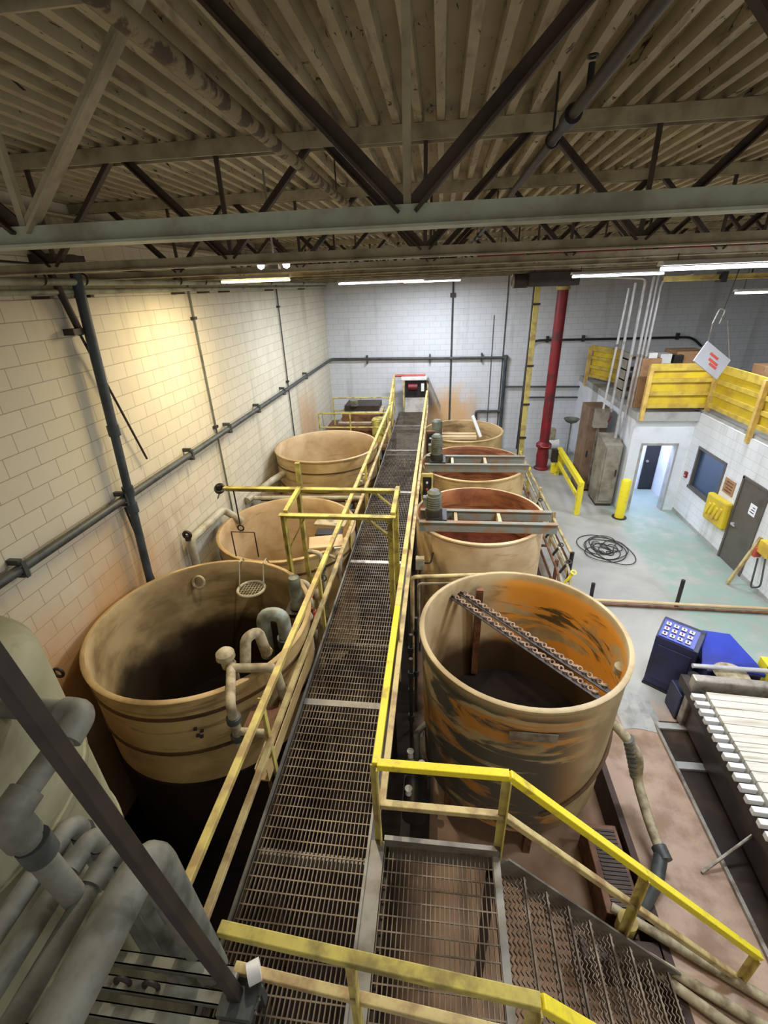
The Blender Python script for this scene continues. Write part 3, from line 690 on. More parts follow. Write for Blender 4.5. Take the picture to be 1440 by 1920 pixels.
MB().tube([(-2.0, 3.02, 2.25), (-1.7, 3.02, 2.25)], .04, 12).build('branch', 'dusty', t, True)
for z in (2.15, 2.4): MB().cyl((-2.0, 3.02, z), (-2.0, 3.02, z+.06), .075, 14).build('coupling', 'pvc_dark', t, True)
MB().box((-1.98, 3.1, 2.1), (-1.66, 3.4, 2.2)).build('bracket', 'brown', t)
t = thing('return_elbow', 'pale blue-grey hooked pipe bend over the rim beside the walkway railing', 'pipework', (-1.95, 4.2, 1.9))
MB().tube([(-2.12, 4.25, 2.1), (-2.12, 4.3, 2.72), (-1.86, 4.3, 2.74), (-1.84, 4.25, 2.2)], .085, 16, .13).build('bend', 'pump_blue', t, True)
MB().cyl((-1.84, 4.26, 2.3), (-1.84, 4.26, 2.42), .115, 16).build('flange', 'blue_grey', t, True)
MB().cyl((-1.72, 4.1, 2.3), (-1.72, 4.1, 2.5), .05, 12).build('red_cap', 'red_pale', t, True)
MB().cyl((-1.84, 4.22, 1.5), (-1.84, 4.25, 2.22), .06, 12).build('drop_pipe', 'dusty', t, True)
MB().cyl((-2.05, 4.12, 2.36), (-1.98, 4.05, 2.36), .035, 10).build('sample_tap', 'yellow_worn', t, True)
t = thing('agitator_motor', 'grey-green agitator motor at the corner where the two left tanks meet the walkway', 'motor', (-1.9, 5.15, 2.0))
MB().lathe([(.001, 2.3), (.1, 2.3), (.1, 2.38), (.085, 2.4), (.085, 2.75), (.07, 2.8), (.001, 2.82)], (-1.92, 5.0), 18).build('motor_body', 'motor_green', t, True)
MB().box((-2.08, 4.85, 2.22), (-1.72, 5.15, 2.28)).build('mounting_plate', 'dark', t)
MB().cyl((-1.92, 5.0, 1.2), (-1.92, 5.0, 2.3), .03, 10).build('shaft', 'steel', t, True)
def valve(label, x, y, z, mat, hmat):
    t = thing('hand_valve', label, 'valve', (x, y, z), 'hand valves along the walkway edge')
    MB().tube([(x, y, z-.9), (x, y, z-.1), (x-.18, y+.03, z-.05)], .035, 10, .08).build('pipe', mat, t, True)
    MB().lathe([(.001, z-.12), (.06, z-.1), (.07, z), (.05, z+.06), (.02, z+.08), (.001, z+.14)], (x, y), 14).build('body', mat, t, True)
    MB().bar((x-.07, y-.02, z+.13), (x+.07, y+.02, z+.13), .025, .02).build('handle', hmat, t)
valve('hand valve with a red handle beside the walkway, nearer of the red pair', -1.70, 4.75, 2.34, 'dusty', 'red_pale')
valve('hand valve with a red handle beside the walkway, farther of the red pair', -1.72, 5.35, 2.3, 'dusty', 'red_pale')
valve('hand valve with a black handle right behind the hooked pipe bend', -1.76, 4.48, 2.22, 'pvc_dark', 'black')
valve('hand valve with a white handle beside the second left tank', -1.70, 6.75, 2.1, 'pvc_light', 'white')
valve('hand valve with a white handle beside the farthest left tank', -1.72, 10.0, 2.2, 'pvc_light', 'white')
for i, (x, y, z0, z1, lab) in enumerate(((-1.83, 5.3, .6, 2.5, 'upright dusty pipe with a red band beside the gantry leg, left tank side'), (-1.74, 5.08, .6, 2.4, 'upright dusty pipe with a red band next to the walkway rail'), (-1.86, 6.2, .8, 2.45, 'upright dusty pipe between the gantry legs at the second left tank'))):
    t = thing('feed_pipe', lab, 'pipe', (x, y, z0))
    MB().tube([(x, y, z0), (x, y, z1), (x-.22, y+.05, z1)], .038, 10, .09).build('pipe_run', 'dusty', t, True)
    MB().cyl((x, y, z1-.32), (x, y, z1-.22), .056, 12).build('band_clamp', 'red_pale' if i < 2 else 'pvc_dark', t, True)
    MB().torus((x, y-.09, z1-.42), .07, .014, 18, 6, PI/2).cyl((x, y-.09, z1-.42), (x, y, z1-.42), .014, 8).build('handwheel', 'pvc_dark', t, True)
t = thing('launder_channel', 'tan trough along the walkway edge beside the big left tank', 'trough', (-1.70, 3.5, 1.9))
MB().box((-1.74, 2.75, 1.92), (-1.73, 4.35, 2.08)).box((-1.62, 2.75, 1.92), (-1.61, 4.35, 2.08)).box((-1.74, 2.75, 1.9), (-1.61, 4.35, 1.92)).build('trough', 'tank_tan', t)
for y in (2.9, 4.2): MB().bar((-1.68, y, 1.1), (-1.68, y, 1.9), .05, .05, (0, 1, 0)).build('leg', 'brown', t)
t = thing('overflow_pipe', 'pale grey pipe low along the left wall reaching the second left tank', 'pipe', (-4.3, 7.3, 2.2))
MB().tube([(-4.33, 6.6, 1.7), (-4.33, 6.6, 2.38), (-4.33, 7.95, 2.33), (-4.05, 8.1, 2.0)], .075, 14, .12).build('pipe_run', 'pvc_light', t, True)
MB().torus((-4.33, 6.55, 2.52), .06, .03, 16, 8, PI/2).cyl((-4.33, 6.55, 2.42), (-4.33, 6.55, 2.5), .05).build('clamp', 'dark', t, True)
t = thing('overflow_pipe', 'pale grey pipe stub sloping into the side of the farthest left tank', 'pipe', (-4.2, 10.6, 1.9))
MB().tube([(-4.38, 9.2, 1.95), (-4.1, 10.2, 2.05), (-3.85, 10.75, 2.1)], .085, 14).build('pipe_run', 'pvc_light', t, True)
MB().cyl((-3.92, 10.6, 2.08), (-3.82, 10.8, 2.1), .12, 14).build('flange', 'dusty', t, True)
t = thing('header_pipe', 'dark pipe bundle crossing between the second and the farthest left tanks', 'pipework', (-2.8, 9.3, 1.5))
MB().tube([(-4.2, 9.25, 2.0), (-1.7, 9.25, 2.05)], .05, 12).build('upper_pipe', 'pvc_light', t, True)
MB().tube([(-4.2, 9.6, 1.85), (-1.7, 9.6, 1.85)], .08, 12).build('lower_pipe', 'brown', t, True)
MB().tube([(-3.9, 9.05, 1.8), (-1.75, 9.05, 1.8)], .06, 12).build('middle_pipe', 'dark', t, True)
for x in (-4.0, -2.0): MB().box((x-.05, 9.0, PITZ), (x+.05, 9.7, 1.78)).build('stand', 'dark', t)
t = thing('cover_board', 'tan curved cover panels on the second left tank beside the walkway', 'panel', (-2.1, 7.4, 2.16))
MB().cbox((-1.98, 7.0, 2.2), (.62, .42, .04), .25).build('near_panel', 'tank_peach', t, bev=.015)
MB().cbox((-2.05, 7.75, 2.2), (.62, .3, .05), -.1).build('far_panel', 'dusty', t, bev=.015)
MB().cbox((-2.02, 7.42, 2.165), (.5, .24, .03), .05).build('dark_slot', 'black', t)

# ------------------------------------------------------------------ clutter between walkway and right tanks
t = thing('process_pipework', 'tan rectangular pipe frame between the walkway and the two nearest right tanks', 'pipework', (.0, 6.3, PITZ))
MB().tube([(-.38, 6.2, 1.0), (-.38, 6.2, 2.05), (.9, 6.35, 2.05)], .035, 12, .07).build('upper_pipe', 'yellow_tan', t, True)
MB().tube([(-.28, 6.3, .6), (-.28, 6.3, 1.85), (.8, 6.4, 1.85)], .025, 12, .06).build('lower_pipe', 'dusty', t, True)
for x in (-.38, .88): MB().cyl((x, 6.25, PITZ), (x, 6.25, 1.05 if x < 0 else 2.0), .03, 10).build('upright', 'yellow_tan', t, True)
for i, (x, y) in enumerate(((-.33, 4.9), (-.36, 5.4), (-.30, 5.8))):
    one('drop_pipe', MB().cyl((x, y, PITZ), (x, y, 1.55), .028, 10).cyl((x, y, 1.2), (x, y, 1.3), .045, 10).cyl((x, y, .3), (x, y, .42), .05, 10), 'pvc_dark',
        'thin dark standpipe between the walkway and the orange streaked tank, ' + ('nearest', 'middle', 'farthest')[i] + ' of three', 'pipe', 'standpipes beside the orange streaked tank', True)
for i, (x, y, z, lab) in enumerate(((-.3, 7.3, 1.5, 'small pale junction box beside the walkway rail by the second right tank'), (-.32, 9.9, 1.9, 'small pale junction box beside the walkway rail by the third right tank'))):
    t = thing('junction_box', lab, 'junction box', (x, y, z))
    MB().box((x-.08, y-.07, z), (x+.08, y+.07, z+.24)).build('box', 'dusty', t, bev=.01)
    MB().box((x-.07, y-.08, z+.02), (x+.07, y-.07, z+.22)).build('cover', 'pvc_light', t)
    MB().cyl((x, y, PITZ), (x, y, z), .022, 8).build('conduit_stem', 'pvc_dark', t, True)
    MB().tube([(x+.08, y, z+.12), (x+.2, y, z+.12), (x+.24, y+.1, z+.3)], .016, 8, .05).build('cable', 'black', t, True)
t = thing('transfer_pump', 'dark pump with pale valves on the pit floor beside the orange streaked tank', 'pump', (-.22, 3.9, PITZ))
MB().box((-.42, 3.5, PITZ), (-.02, 4.5, PITZ+.12)).build('base', 'dark', t)
MB().cyl((-.22, 3.6, .05), (-.22, 4.1, .05), .16, 20).build('motor', 'black', t, True)
MB().lathe([(.001, -.15), (.15, -.12), (.17, .1), (.1, .25), (.001, .27)], (-.22, 4.3), 18).build('volute', 'motor_green', t, True)
for x, y, z in ((-.3, 4.2, .42), (-.14, 4.05, .4), (-.16, 4.4, .62), (-.3, 3.75, .3)): MB().lathe([(.001, z), (.04, z+.01), (.03, z+.1), (.05, z+.12), (.001, z+.15)], (x, y), 12).build('valve', 'white', t, True)
MB().tube([(-.22, 4.3, .26), (-.22, 4.3, .8), (-.05, 4.5, .8)], .045, 10, .1).build('outlet_pipe', 'pvc', t, True)
def mixer(label, x, y, z, h, mat):
    t = thing('mixer_drive', label, 'motor', (x, y, z), 'mixer drives on the right tanks')
    MB().cyl((x, y, z), (x, y, z+.12), .16, 18).build('gearbox', 'dark', t, True)
    m = MB(); prof = [(.001, z+.12), (.13, z+.12)]
    k = z+.14
    while k < z+h-.1: prof += [(.14, k), (.14, k+.02), (.12, k+.025), (.12, k+.04)]; k += .045
    prof += [(.13, z+h-.05), (.08, z+h), (.001, z+h)]
    m.lathe(prof, (x, y), 18).build('motor', mat, t, True)
    MB().box((x-.2, y-.07, z+.2), (x-.12, y+.07, z+.36)).build('terminal_box', mat, t)
    MB().cyl((x, y, z-1.2), (x, y, z), .025, 8).build('shaft', 'steel', t, True)
mixer('grey-green vertical mixer motor by the second right tank crossbeam', -.06, 7.72, 2.44, .5, 'motor_green')
mixer('grey-green vertical mixer motor by the third right tank crossbeam', -.04, 10.8, 2.44, .62, 'motor_green')
t = thing('mixer_bridge', 'pale beam with a slanted white pipe over the farthest right tank', 'beam', (.7, 13.3, 2.2))
MB().box((-.2, 13.1, 2.21), (1.1, 13.2, 2.3)).box((-.2, 13.4, 2.21), (1.1, 13.5, 2.3)).build('beams', 'tank_peach', t)
MB().cyl((1.25, 13.55, 2.15), (1.0, 13.75, 2.75), .055, 12).build('white_pipe', 'white', t, True)
MB().lathe([(.001, 2.3), (.15, 2.3), (.15, 2.7), (.1, 2.75), (.001, 2.76)], (-.05, 13.3), 18).build('motor', 'motor_green', t, True)
for y, lab in ((9.35, 'yellow framed switch panel beside the walkway railing, nearer'), (12.6, 'dark switch panel beside the walkway railing, farther')):
    t = thing('switch_panel', lab, 'control panel', (-.28, y, 1.9), 'switch panels beside the walkway')
    MB().box((-.36, y-.03, 1.9), (-.1, y+.03, 2.62)).build('frame', 'yellow_worn' if y < 10 else 'brown', t, bev=.02)
    MB().box((-.32, y-.05, 1.98), (-.14, y-.03, 2.54)).build('panel', 'black', t)
    for k in range(3): MB().cyl((-.23, y-.07, 2.1+.16*k), (-.23, y-.05, 2.1+.16*k), .025, 10).build('button', ('white', 'red_pale', 'white')[k], t, True)
    MB().box((-.26, y-.02, PITZ), (-.2, y+.02, 1.9)).build('stand', 'yellow_tan', t)

# ------------------------------------------------------------------ right side fence alongside tanks
t = thing('pipe_fence', 'yellow and tan pipe fence on the floor along the right tank row', 'fence', (2.93, 12, 0))
for z, mt in ((.92, 'yellow_tan'), (.62, 'brown'), (.34, 'yellow_tan')):
    MB().cyl((3.02, 9.25, z-.15), (2.86, 15.8, z), .036, 10).build('rail', mt, t, True)
for y in (10.9, 12.5, 14.1, 15.7):
    x = 3.02-.16*(y-9.25)/6.5; MB().box((x-.035, y-.035, 0), (x+.035, y+.035, .98)).build('post', 'yellow_tan' if y < 14 else 'yellow', t)
MB().cyl((3.05, 9.25, 0), (3.05, 9.25, .78), .045, 12).build('end_post', 'black', t, True)
t = thing('pipe_rack', 'bundle of small brown and tan pipes between the right tanks and the fence', 'pipework', (2.55, 10, 0))
for i, (x, z, mt) in enumerate(((2.5, .9, 'brown'), (2.6, .7, 'pvc_light'), (2.68, .5, 'yellow_tan'), (2.56, .32, 'brown'), (2.72, .95, 'dusty'))):
    MB().tube([(x, 7.8, z*.6), (x, 8.3, z), (x, 14.5, z)], .028, 10, .1).build('pipe', mt, t, True)
for y in (8.6, 10.4, 12.2, 14): MB().box((2.52, y-.03, 0), (2.58, y+.03, .98)).box((2.52, y-.03, .25), (2.78, y+.03, .29)).build('bracket', 'brown', t)
for y in (8.1, 8.5, 9.2, 10.0, 10.8, 11.6): MB().cyl((2.6, y, .7), (2.75, y, .98), .03, 8).torus((2.76, y, 1.0), .05, .014, 14, 6, .4).build('valve', 'yellow' if int(y*10) % 3 == 0 else 'dark', t, True)

# barrier pipe on floor, black posts
t = thing('floor_barrier', 'low tan pipe barrier across the concrete floor with short black posts', 'barrier', (5.0, 8.43, 0))
MB().cyl((3.2, 8.43, .1), (6.92, 8.36, .1), .035, 12).build('upper_pipe', 'tank_peach', t, True)
MB().cyl((3.2, 8.38, .045), (6.92, 8.3, .045), .03, 12).build('lower_pipe', 'brown', t, True)
for x, h in ((3.33, .5), (5.08, .66)):
    MB().cyl((x, 8.45, 0), (x, 8.47, h), .04, 12).build('post', 'black', t, True)
m = MB(); pts = []
for i in range(420):
    a = i*2*PI/42; q = .30 + .2*math.sin(i*.061) + .06*math.sin(i*.31)
    pts.append((4.32+q*1.05*math.cos(a)+.13*math.sin(i*.043), 10.76+q*1.3*math.sin(a)+.16*math.cos(i*.031), .016+.03*(.5+.5*math.sin(i*.41))))
one('coiled_hose', m.tube(pts, .011, 6), 'black', 'loose coil of black hose lying on the concrete floor', 'hose', None, True)
# yellow gate and bollard
t = thing('safety_gate', 'bright yellow floor guard rail behind the coil of hose', 'guard rail', (4.2, 14.5, 0))
for x, y, h in ((4.13, 12.78, 1.06), (4.25, 16.0, 1.0)): MB().box((x-.07, y-.07, 0), (x+.07, y+.07, h)).build('post', 'yellow', t, bev=.01)
MB().bar((4.13, 12.78, .98), (4.25, 16.0, .95), .12, .16).build('top_rail', 'yellow', t)
MB().bar((4.13, 12.78, .5), (4.25, 16.0, .48), .06, .12).build('mid_rail', 'yellow', t)
MB().box((4.0, 15.9, .5), (4.2, 16.1, .95)).build('latch_box', 'dark', t)
t = thing('bollard', 'round yellow bollard beside the lit doorway', 'bollard', (5.3, 12.64, 0))
MB().lathe([(.001, 0), (.13, 0), (.13, 1.14), (.1, 1.19), (.001, 1.21)], (5.3, 12.64), 24).build('post', 'yellow', t, True)
MB().lathe([(.13, 0), (.2, 0), (.2, .02), (.13, .02)], (5.3, 12.64), 24, True).build('base_plate', 'dark', t, True)

# ------------------------------------------------------------------ electrical cabinets and conduits
t = thing('electrical_cabinet', 'tall brown electrical cabinet left of the conduits', 'cabinet', (4.75, 14.8, 0))
MB().box((4.59, 14.55, .06), (5.19, 15.4, 2.75)).build('body', 'cabinet_brown', t, bev=.015)
dd = MB().box((4.64, 14.52, .16), (5.14, 14.55, 2.65)).build('door', 'cabinet_brown', t, bev=.006)
MB().box((4.61, 14.55, 0), (5.17, 15.38, .06)).build('plinth', 'dark', t)
MB().box((4.67, 14.49, 1.2), (4.71, 14.52, 1.4)).build('handle', 'black', dd)
t = thing('electrical_cabinet', 'grey electrical cabinet with a sloped top below the conduits', 'cabinet', (5.1, 13.75, 0))
MB().box((4.83, 13.4, .08), (5.32, 14.2, 1.95)).build('body', 'cabinet', t, bev=.015)
MB().prism([(4.83, 13.4, 1.95), (4.83, 14.2, 1.95), (4.83, 14.2, 2.1)], (.49, 0, 0)).build('sloped_top', 'cabinet', t)
dd = MB().box((4.88, 13.37, .18), (5.27, 13.4, 1.85)).build('door', 'cabinet', t, bev=.006)
MB().box((4.85, 13.42, 0), (5.3, 14.18, .08)).build('plinth', 'dark', t)
MB().box((5.22, 13.345, 1.0), (5.25, 13.37, 1.2)).build('handle', 'black', dd)
t = thing('disconnect_switch', 'small grey switch box between the two electrical cabinets', 'switch', (4.95, 14.3, 2.2))
MB().box((4.7, 14.3, 2.2), (5.1, 14.5, 2.75)).build('box', 'cabinet', t, bev=.01)
MB().bar((5.08, 14.27, 2.4), (5.15, 14.27, 2.58), .03).build('lever', 'red', t)
MB().box((4.85, 14.42, .3), (4.92, 14.5, 2.2)).build('riser_bracket', 'steel', t)
MB().box((4.7, 14.5, 2.3), (5.1, 14.56, 2.4)).build('strut', 'steel', t)
for i, (xa, za, xb, zb, r) in enumerate(((4.71, 2.86, 4.82, 6.05, .03), (4.93, 2.86, 4.96, 6.17, .036), (5.2, 2.0, 5.19, 6.25, .04), (5.35, 1.95, 5.38, 6.3, .036), (5.46, 1.9, 5.48, 6.32, .034), (5.57, 1.9, 5.59, 6.25, .038))):
    t = thing('electrical_conduit', 'silver vertical conduit above the electrical cabinets, ' + ('leftmost of six', 'second of six from the left', 'third of six from the left', 'fourth of six from the left', 'fifth of six from the left', 'rightmost of six, bending right at the top')[i], 'conduit', (xa, 13.8, za), 'silver conduits above the cabinets')
    pts = [(xa, 13.8, za), (xb, 13.8, zb)]
    if i == 5: pts = [(xa, 13.8, za), (xb, 13.8, 6.2), (xb+.7, 13.8, 6.32)]
    if i == 2: pts = [(xa, 13.8, za), (xb, 13.8, 6.26), (xb-1.4, 13.8, 6.36)]
    MB().tube(pts, r, 10, .12).build('tube', 'silver', t, True)
    MB().cyl((xa, 13.8, za-.03), (xa, 13.8, za+.06), r*1.5, 10).build('connector', 'steel', t, True)
    MB().cyl((xa+(xb-xa)*.55, 13.8, za+(zb-za)*.55), (xa+(xb-xa)*.55, 13.8, za+(zb-za)*.55+.07), r*1.35, 10).build('coupling', 'steel', t, True)

# ------------------------------------------------------------------ office block, doorway, mezzanine
OX, OY = 7.0, 13.2
o = MB()
o.box((5.42, OY, 0), (5.75, OY+.2, 2.75)); o.box((6.66, OY, 0), (OX, OY+.2, 2.75)); o.box((5.75, OY, 2.03), (6.66, OY+.2, 2.75))
struct(o.build('wall_office_end', 'plaster'))
o = MB()
T = .2
def wseg(y0, y1, z0, z1): o.box((OX, y0, z0), (OX+T, y1, z1))
wseg(2, 9.72, 0, 2.95); wseg(9.72, 10.6, 2.1, 2.95); wseg(10.6, 11.4, 0, 2.95); wseg(11.4, 12.7, 0, 1.03); wseg(11.4, 12.7, 2.12, 2.95); wseg(12.7, OY+.2, 0, 2.95)
struct(o.build('wall_office_side', 'office'))
struct(MB().box((5.42, OY+.2, 0), (5.57, YB, 2.75)).build('wall_office_left', 'plaster'))
struct(MB().box((5.57, 14.8, 0), (OX+.0, 15.0, 2.75)).build('wall_corridor_end', 'plaster'))
struct(MB().box((OX, OY+.2, 0), (OX+T, 15.0, 2.75)).build('wall_corridor_right', 'plaster'))
struct(MB().box((5.40, OY-.06, 2.75), (OX+.06, YB, 2.95)).box((OX+.06, 2, 2.951), (XR, YB, 3.03)).build('floor_mezzanine', 'lintel'))
struct(MB().box((5.40, OY-.12, 2.74), (OX-.01, OY-.06, 2.98)).build('trim_lintel', 'lintel'))
struct(MB().box((5.71, OY-.03, 0), (5.765, OY+.21, 2.02)).box((6.645, OY-.03, 0), (6.70, OY+.21, 2.02)).box((5.71, OY-.03, 2.015), (6.70, OY+.21, 2.08)).build('trim_doorway', 'lintel'))
struct(MB().box((OX-.015, 2, 0), (OX, 9.68, .1)).box((OX-.015, 10.64, 0), (OX, OY, .1)).build('baseboard_right', 'lintel'))
# corridor door standing ajar (dark edge) and corridor lamp
d = MB().box((6.58, 14.74, .01), (6.98, 14.8, 2.05)).build('door_2', 'black'); struct(d)
h = MB().cyl((6.66, 14.68, 1.0), (6.66, 14.74, 1.0), .04).build('door_handle', 'steel', d, True)
t = thing('ceiling_light', 'bright ceiling light inside the corridor behind the doorway', 'light', (6.2, 14.1, 2.68))
MB().box((5.9, 13.6, 2.66), (6.5, 14.6, 2.75)).build('frame', 'white', t)
MB().box((5.95, 13.65, 2.645), (6.45, 14.55, 2.66)).build('diffuser', 'lamp', t)
lamp('corridor_glow', (6.2, 14.1, 2.62), (.5, .9), 60, (.5, .6, 1.))
# office door
d = struct(MB().box((OX-.01, 9.74, .01), (OX+.045, 10.58, 2.08)).build('door_1', 'door_grey'))
MB().box((OX-.03, 9.68, 0), (OX+.06, 9.74, 2.13)).box((OX-.03, 10.58, 0), (OX+.06, 10.64, 2.13)).box((OX-.03, 9.68, 2.08), (OX+.06, 10.64, 2.14)).build('door_frame', 'door_grey', d)
MB().cyl((OX-.07, 10.46, .98), (OX-.01, 10.46, .98), .03).bar((OX-.07, 10.46, .98), (OX-.07, 10.32, .98), .025).build('door_handle', 'silver', d, True)
t = thing('door_notice', 'small white notice on the dark office door', 'notice', (OX-.012, 10.0, 1.45))
MB().box((OX-.016, 9.9, 1.42), (OX-.011, 10.13, 1.68)).build('sheet', 'paper', t)
for k in range(3): MB().box((OX-.018, 9.94, 1.48+.06*k), (OX-.0165, 10.09-.03*k, 1.5+.06*k)).build('print_line', 'ink', t)
# window
w = struct(MB().box((OX-.02, 11.36, 1.0), (OX+.1, 11.42, 2.16)).box((OX-.02, 12.66, 1.0), (OX+.1, 12.72, 2.16)).box((OX-.02, 11.42, 2.09), (OX+.1, 12.66, 2.16)).box((OX-.05, 11.36, .97), (OX+.1, 12.72, 1.04)).build('window_1', 'door_grey'))
MB().box((OX+.05, 11.42, 1.04), (OX+.06, 12.66, 2.09)).build('pane', 'glass', w)
t = thing('spill_kit_cover', 'bulky yellow padded cover hung on the office wall beside the door', 'cover', (OX-.1, 11.05, .68))
MB().cbox((OX-.09, 11.06, 1.03), (.16, .86, .7), 0, 0, -.06).build('cover', 'panel_yellow', t, bev=.05)
for i in range(4): MB().cbox((OX-.18, 10.82+.16*i, 1.05-.06*(i % 2)), (.05, .1, .32), 0, .1, .2).build('fold', 'panel_yellow', t, bev=.02)
t = thing('wall_notice', 'brown printed notice on the office wall above the yellow cover', 'notice', (OX-.02, 11.0, 1.5))
MB().box((OX-.02, 10.82, 1.5), (OX-.001, 11.24, 1.86)).build('board', 'box_card', t)
for k in range(4): MB().box((OX-.024, 10.88, 1.55+.075*k), (OX-.0205, 11.18-.04*(k % 2), 1.58+.075*k)).build('print_line', 'brown', t)
t = thing('fire_alarm_box', 'small red alarm box at the corner beside the window', 'alarm', (OX-.03, 12.95, 1.15))
MB().box((OX-.05, 12.9, 1.15), (OX+.01, 13.02, 1.32)).build('box', 'red', t, bev=.008)
MB().box((OX-.055, 12.93, 1.2), (OX-.051, 12.99, 1.23)).build('pull_bar', 'white', t)
t = thing('hose_station', 'leaning yellow post with a red fitting and hose beside the office door', 'hose station', (6.7, 9.2, 0))
MB().bar((6.55, 9.35, .03), (6.85, 9.3, 1.25), .06, .06, (0, 1, 0)).build('shaft', 'yellow_tan', t)
MB().box((6.78, 9.22, .8), (6.93, 9.36, 1.05)).build('red_fitting', 'red_pale', t, bev=.02)
MB().box((6.8, 8.9, .95), (6.95, 9.25, 1.25)).build('box', 'panel_yellow', t, bev=.02)
MB().tube([(6.86, 9.0, .9), (6.86, 8.85, .3), (6.86, 9.1, .1), (6.86, 9.2, .8)], .018, 8, .1).build('hose', 'pvc_dark', t, True)

# mezzanine guards
def guard(name_label, p0, p1, n_rail, z0, z1, posts):
    p0 = Vector(p0); p1 = Vector(p1)
    t = thing('mezzanine_guard', name_label, 'railing', (p0+p1)/2 + Vector((0, 0, z0)), 'yellow mezzanine guards')
    d = (p1-p0).normalized(); nrm = Vector((-d.y, d.x, 0))
    if nrm.dot(Vector((-6, -9, 0))) < 0: nrm = -nrm
    MB().bar(p0+Vector((0, 0, (z0+z1)/2+.05)), p1+Vector((0, 0, (z0+z1)/2+.05)), .02, z1-z0-.1).build('panel', 'panel_yellow', t)
    for k in range(n_rail):
        z = z0+.16 + (z1-z0-.2)*k/(n_rail-1); q = nrm*.05
        MB().bar(p0+q+Vector((0, 0, z)), p1+q+Vector((0, 0, z)), .06, .1 if k < n_rail-1 else .18).build('rail', 'rail_ochre', t)
    for f in posts:
        q = p0 + (p1-p0)*f + nrm*.12
        MB().bar(q+Vector((0, 0, z0-.22)), q+Vector((0, 0, z1+.02)), .1, .1, (0, 1, 0)).build('post', 'beam_orange', t)
    return t
guard('yellow boarded mezzanine guard directly above the lit doorway', (5.5, OY-.0, 0), (7.12, OY-.0, 0), 4, 2.98, 4.2, (.0, 1.0))
guard('long yellow boarded mezzanine guard above the office window and door', (7.1, 12.9, 0), (7.1, 4.0, 0), 4, 3.06, 4.2, (.225, .52, .8))
guard('small far yellow guard left behind the silver conduits', (5.5, 18.2, 0), (6.1, 16.8, 0), 4, 2.95, 4.1, (0, 1))
t = thing('storage_shelf', 'grey shelf of brown stacked boards behind the silver conduits on the mezzanine', 'shelf', (5.75, 14.9, 2.95))
for x in (5.5, 6.15): MB().box((x, 14.8, 2.95), (x+.05, 15.3, 4.3)).build('upright', 'cabinet', t)
for z in (3.2, 3.5, 3.8, 4.1): MB().box((5.5, 14.8, z), (6.2, 15.3, z+.04)).build('board', 'brown', t)
for i, (x, y, z, dx, dy, dz, m_, lab) in enumerate((
    (5.75, 14.0, 2.95, .5, .5, 1.35, 'box_card', 'tall brown carton behind the mezzanine guard left side'),
    (5.75, 13.9, 4.3, .22, .3, .14, 'white', 'small white carton on top of the tall brown carton'),
    (6.2, 14.2, 2.95, .3, .4, 1.42, 'white', 'white carton stack behind the mezzanine guard'),
    (6.55, 14.2, 2.95, .25, .35, 1.38, 'black', 'black crate behind the mezzanine guard beside the white carton'),
    (6.95, 14.6, 2.95, .8, .8, 1.45, 'box_card', 'large brown carton behind the mezzanine guard beneath the hanging sign'),
    (8.2, 12.3, 3.03, .9, 1.0, 1.25, 'box_card', 'wide brown carton on the mezzanine right of the hanging sign'),
    (8.4, 11.0, 3.03, .8, 1.0, 1.2, 'dark', 'dark brown crate on the mezzanine at the right edge'))):
    t = thing('storage_box', lab, 'box', (x, y, z), 'boxes stored on the mezzanine')
    MB().box((x-dx/2, y-dy/2, z), (x+dx/2, y+dy/2, z+dz)).build('body', m_, t, bev=.012)
    MB().box((x-dx/2-.002, y-.025, z+dz-.12), (x+dx/2+.002, y+.025, z+dz+.002)).build('tape', 'dusty', t)
# hanging sign
t = thing('hanging_sign', 'white board with faint red print hanging tilted in front of the mezzanine', 'sign', (5.02, 9.5, 4.6))
M0 = dict(rz=0)
rot = Matrix.Translation((5.02, 9.5, 4.86)) @ Matrix.Rotation(.62, 4, 'Y') @ Matrix.Rotation(-.35, 4, 'X')
def onboard(x0, x1, z0, z1, y0=-.012, y1=.012):
    vs = [rot @ Vector((x, y, z)) for z in (z0, z1) for x, y in ((x0, y0), (x1, y0), (x1, y1), (x0, y1))]
    return MB().add(vs, [(0,3,2,1),(4,5,6,7),(0,1,5,4),(1,2,6,5),(2,3,7,6),(3,0,4,7)])
onboard(-.3, .3, -.21, .21).build('board', 'sign_board', t)
for x0, x1, z in ((-.12, .08, .05), (-.08, .14, -.04), (-.02, .16, -.1)): onboard(x0, x1, z, z+.05, -.014, -.0125).build('print_line', 'ink_red', t)
for sx, tx in ((-.28, 4.86), (.28, 5.1)):
    a = rot @ Vector((sx, 0, .21)); MB().tube([a, (tx, 9.5, 5.55)], .006, 6).build('wire', 'steel', t)
MB().tube([(4.86, 9.5, 5.5), (4.92, 9.5, 5.75), (5.02, 9.5, 5.72), (4.98, 9.5, 5.5)], .012, 8, .05).build('hook', 'steel', t, True)
MB().tube([(4.99, 9.5, 5.74), (5.08, 9.5, 6.5)], .008, 6).build('chain', 'dark', t)

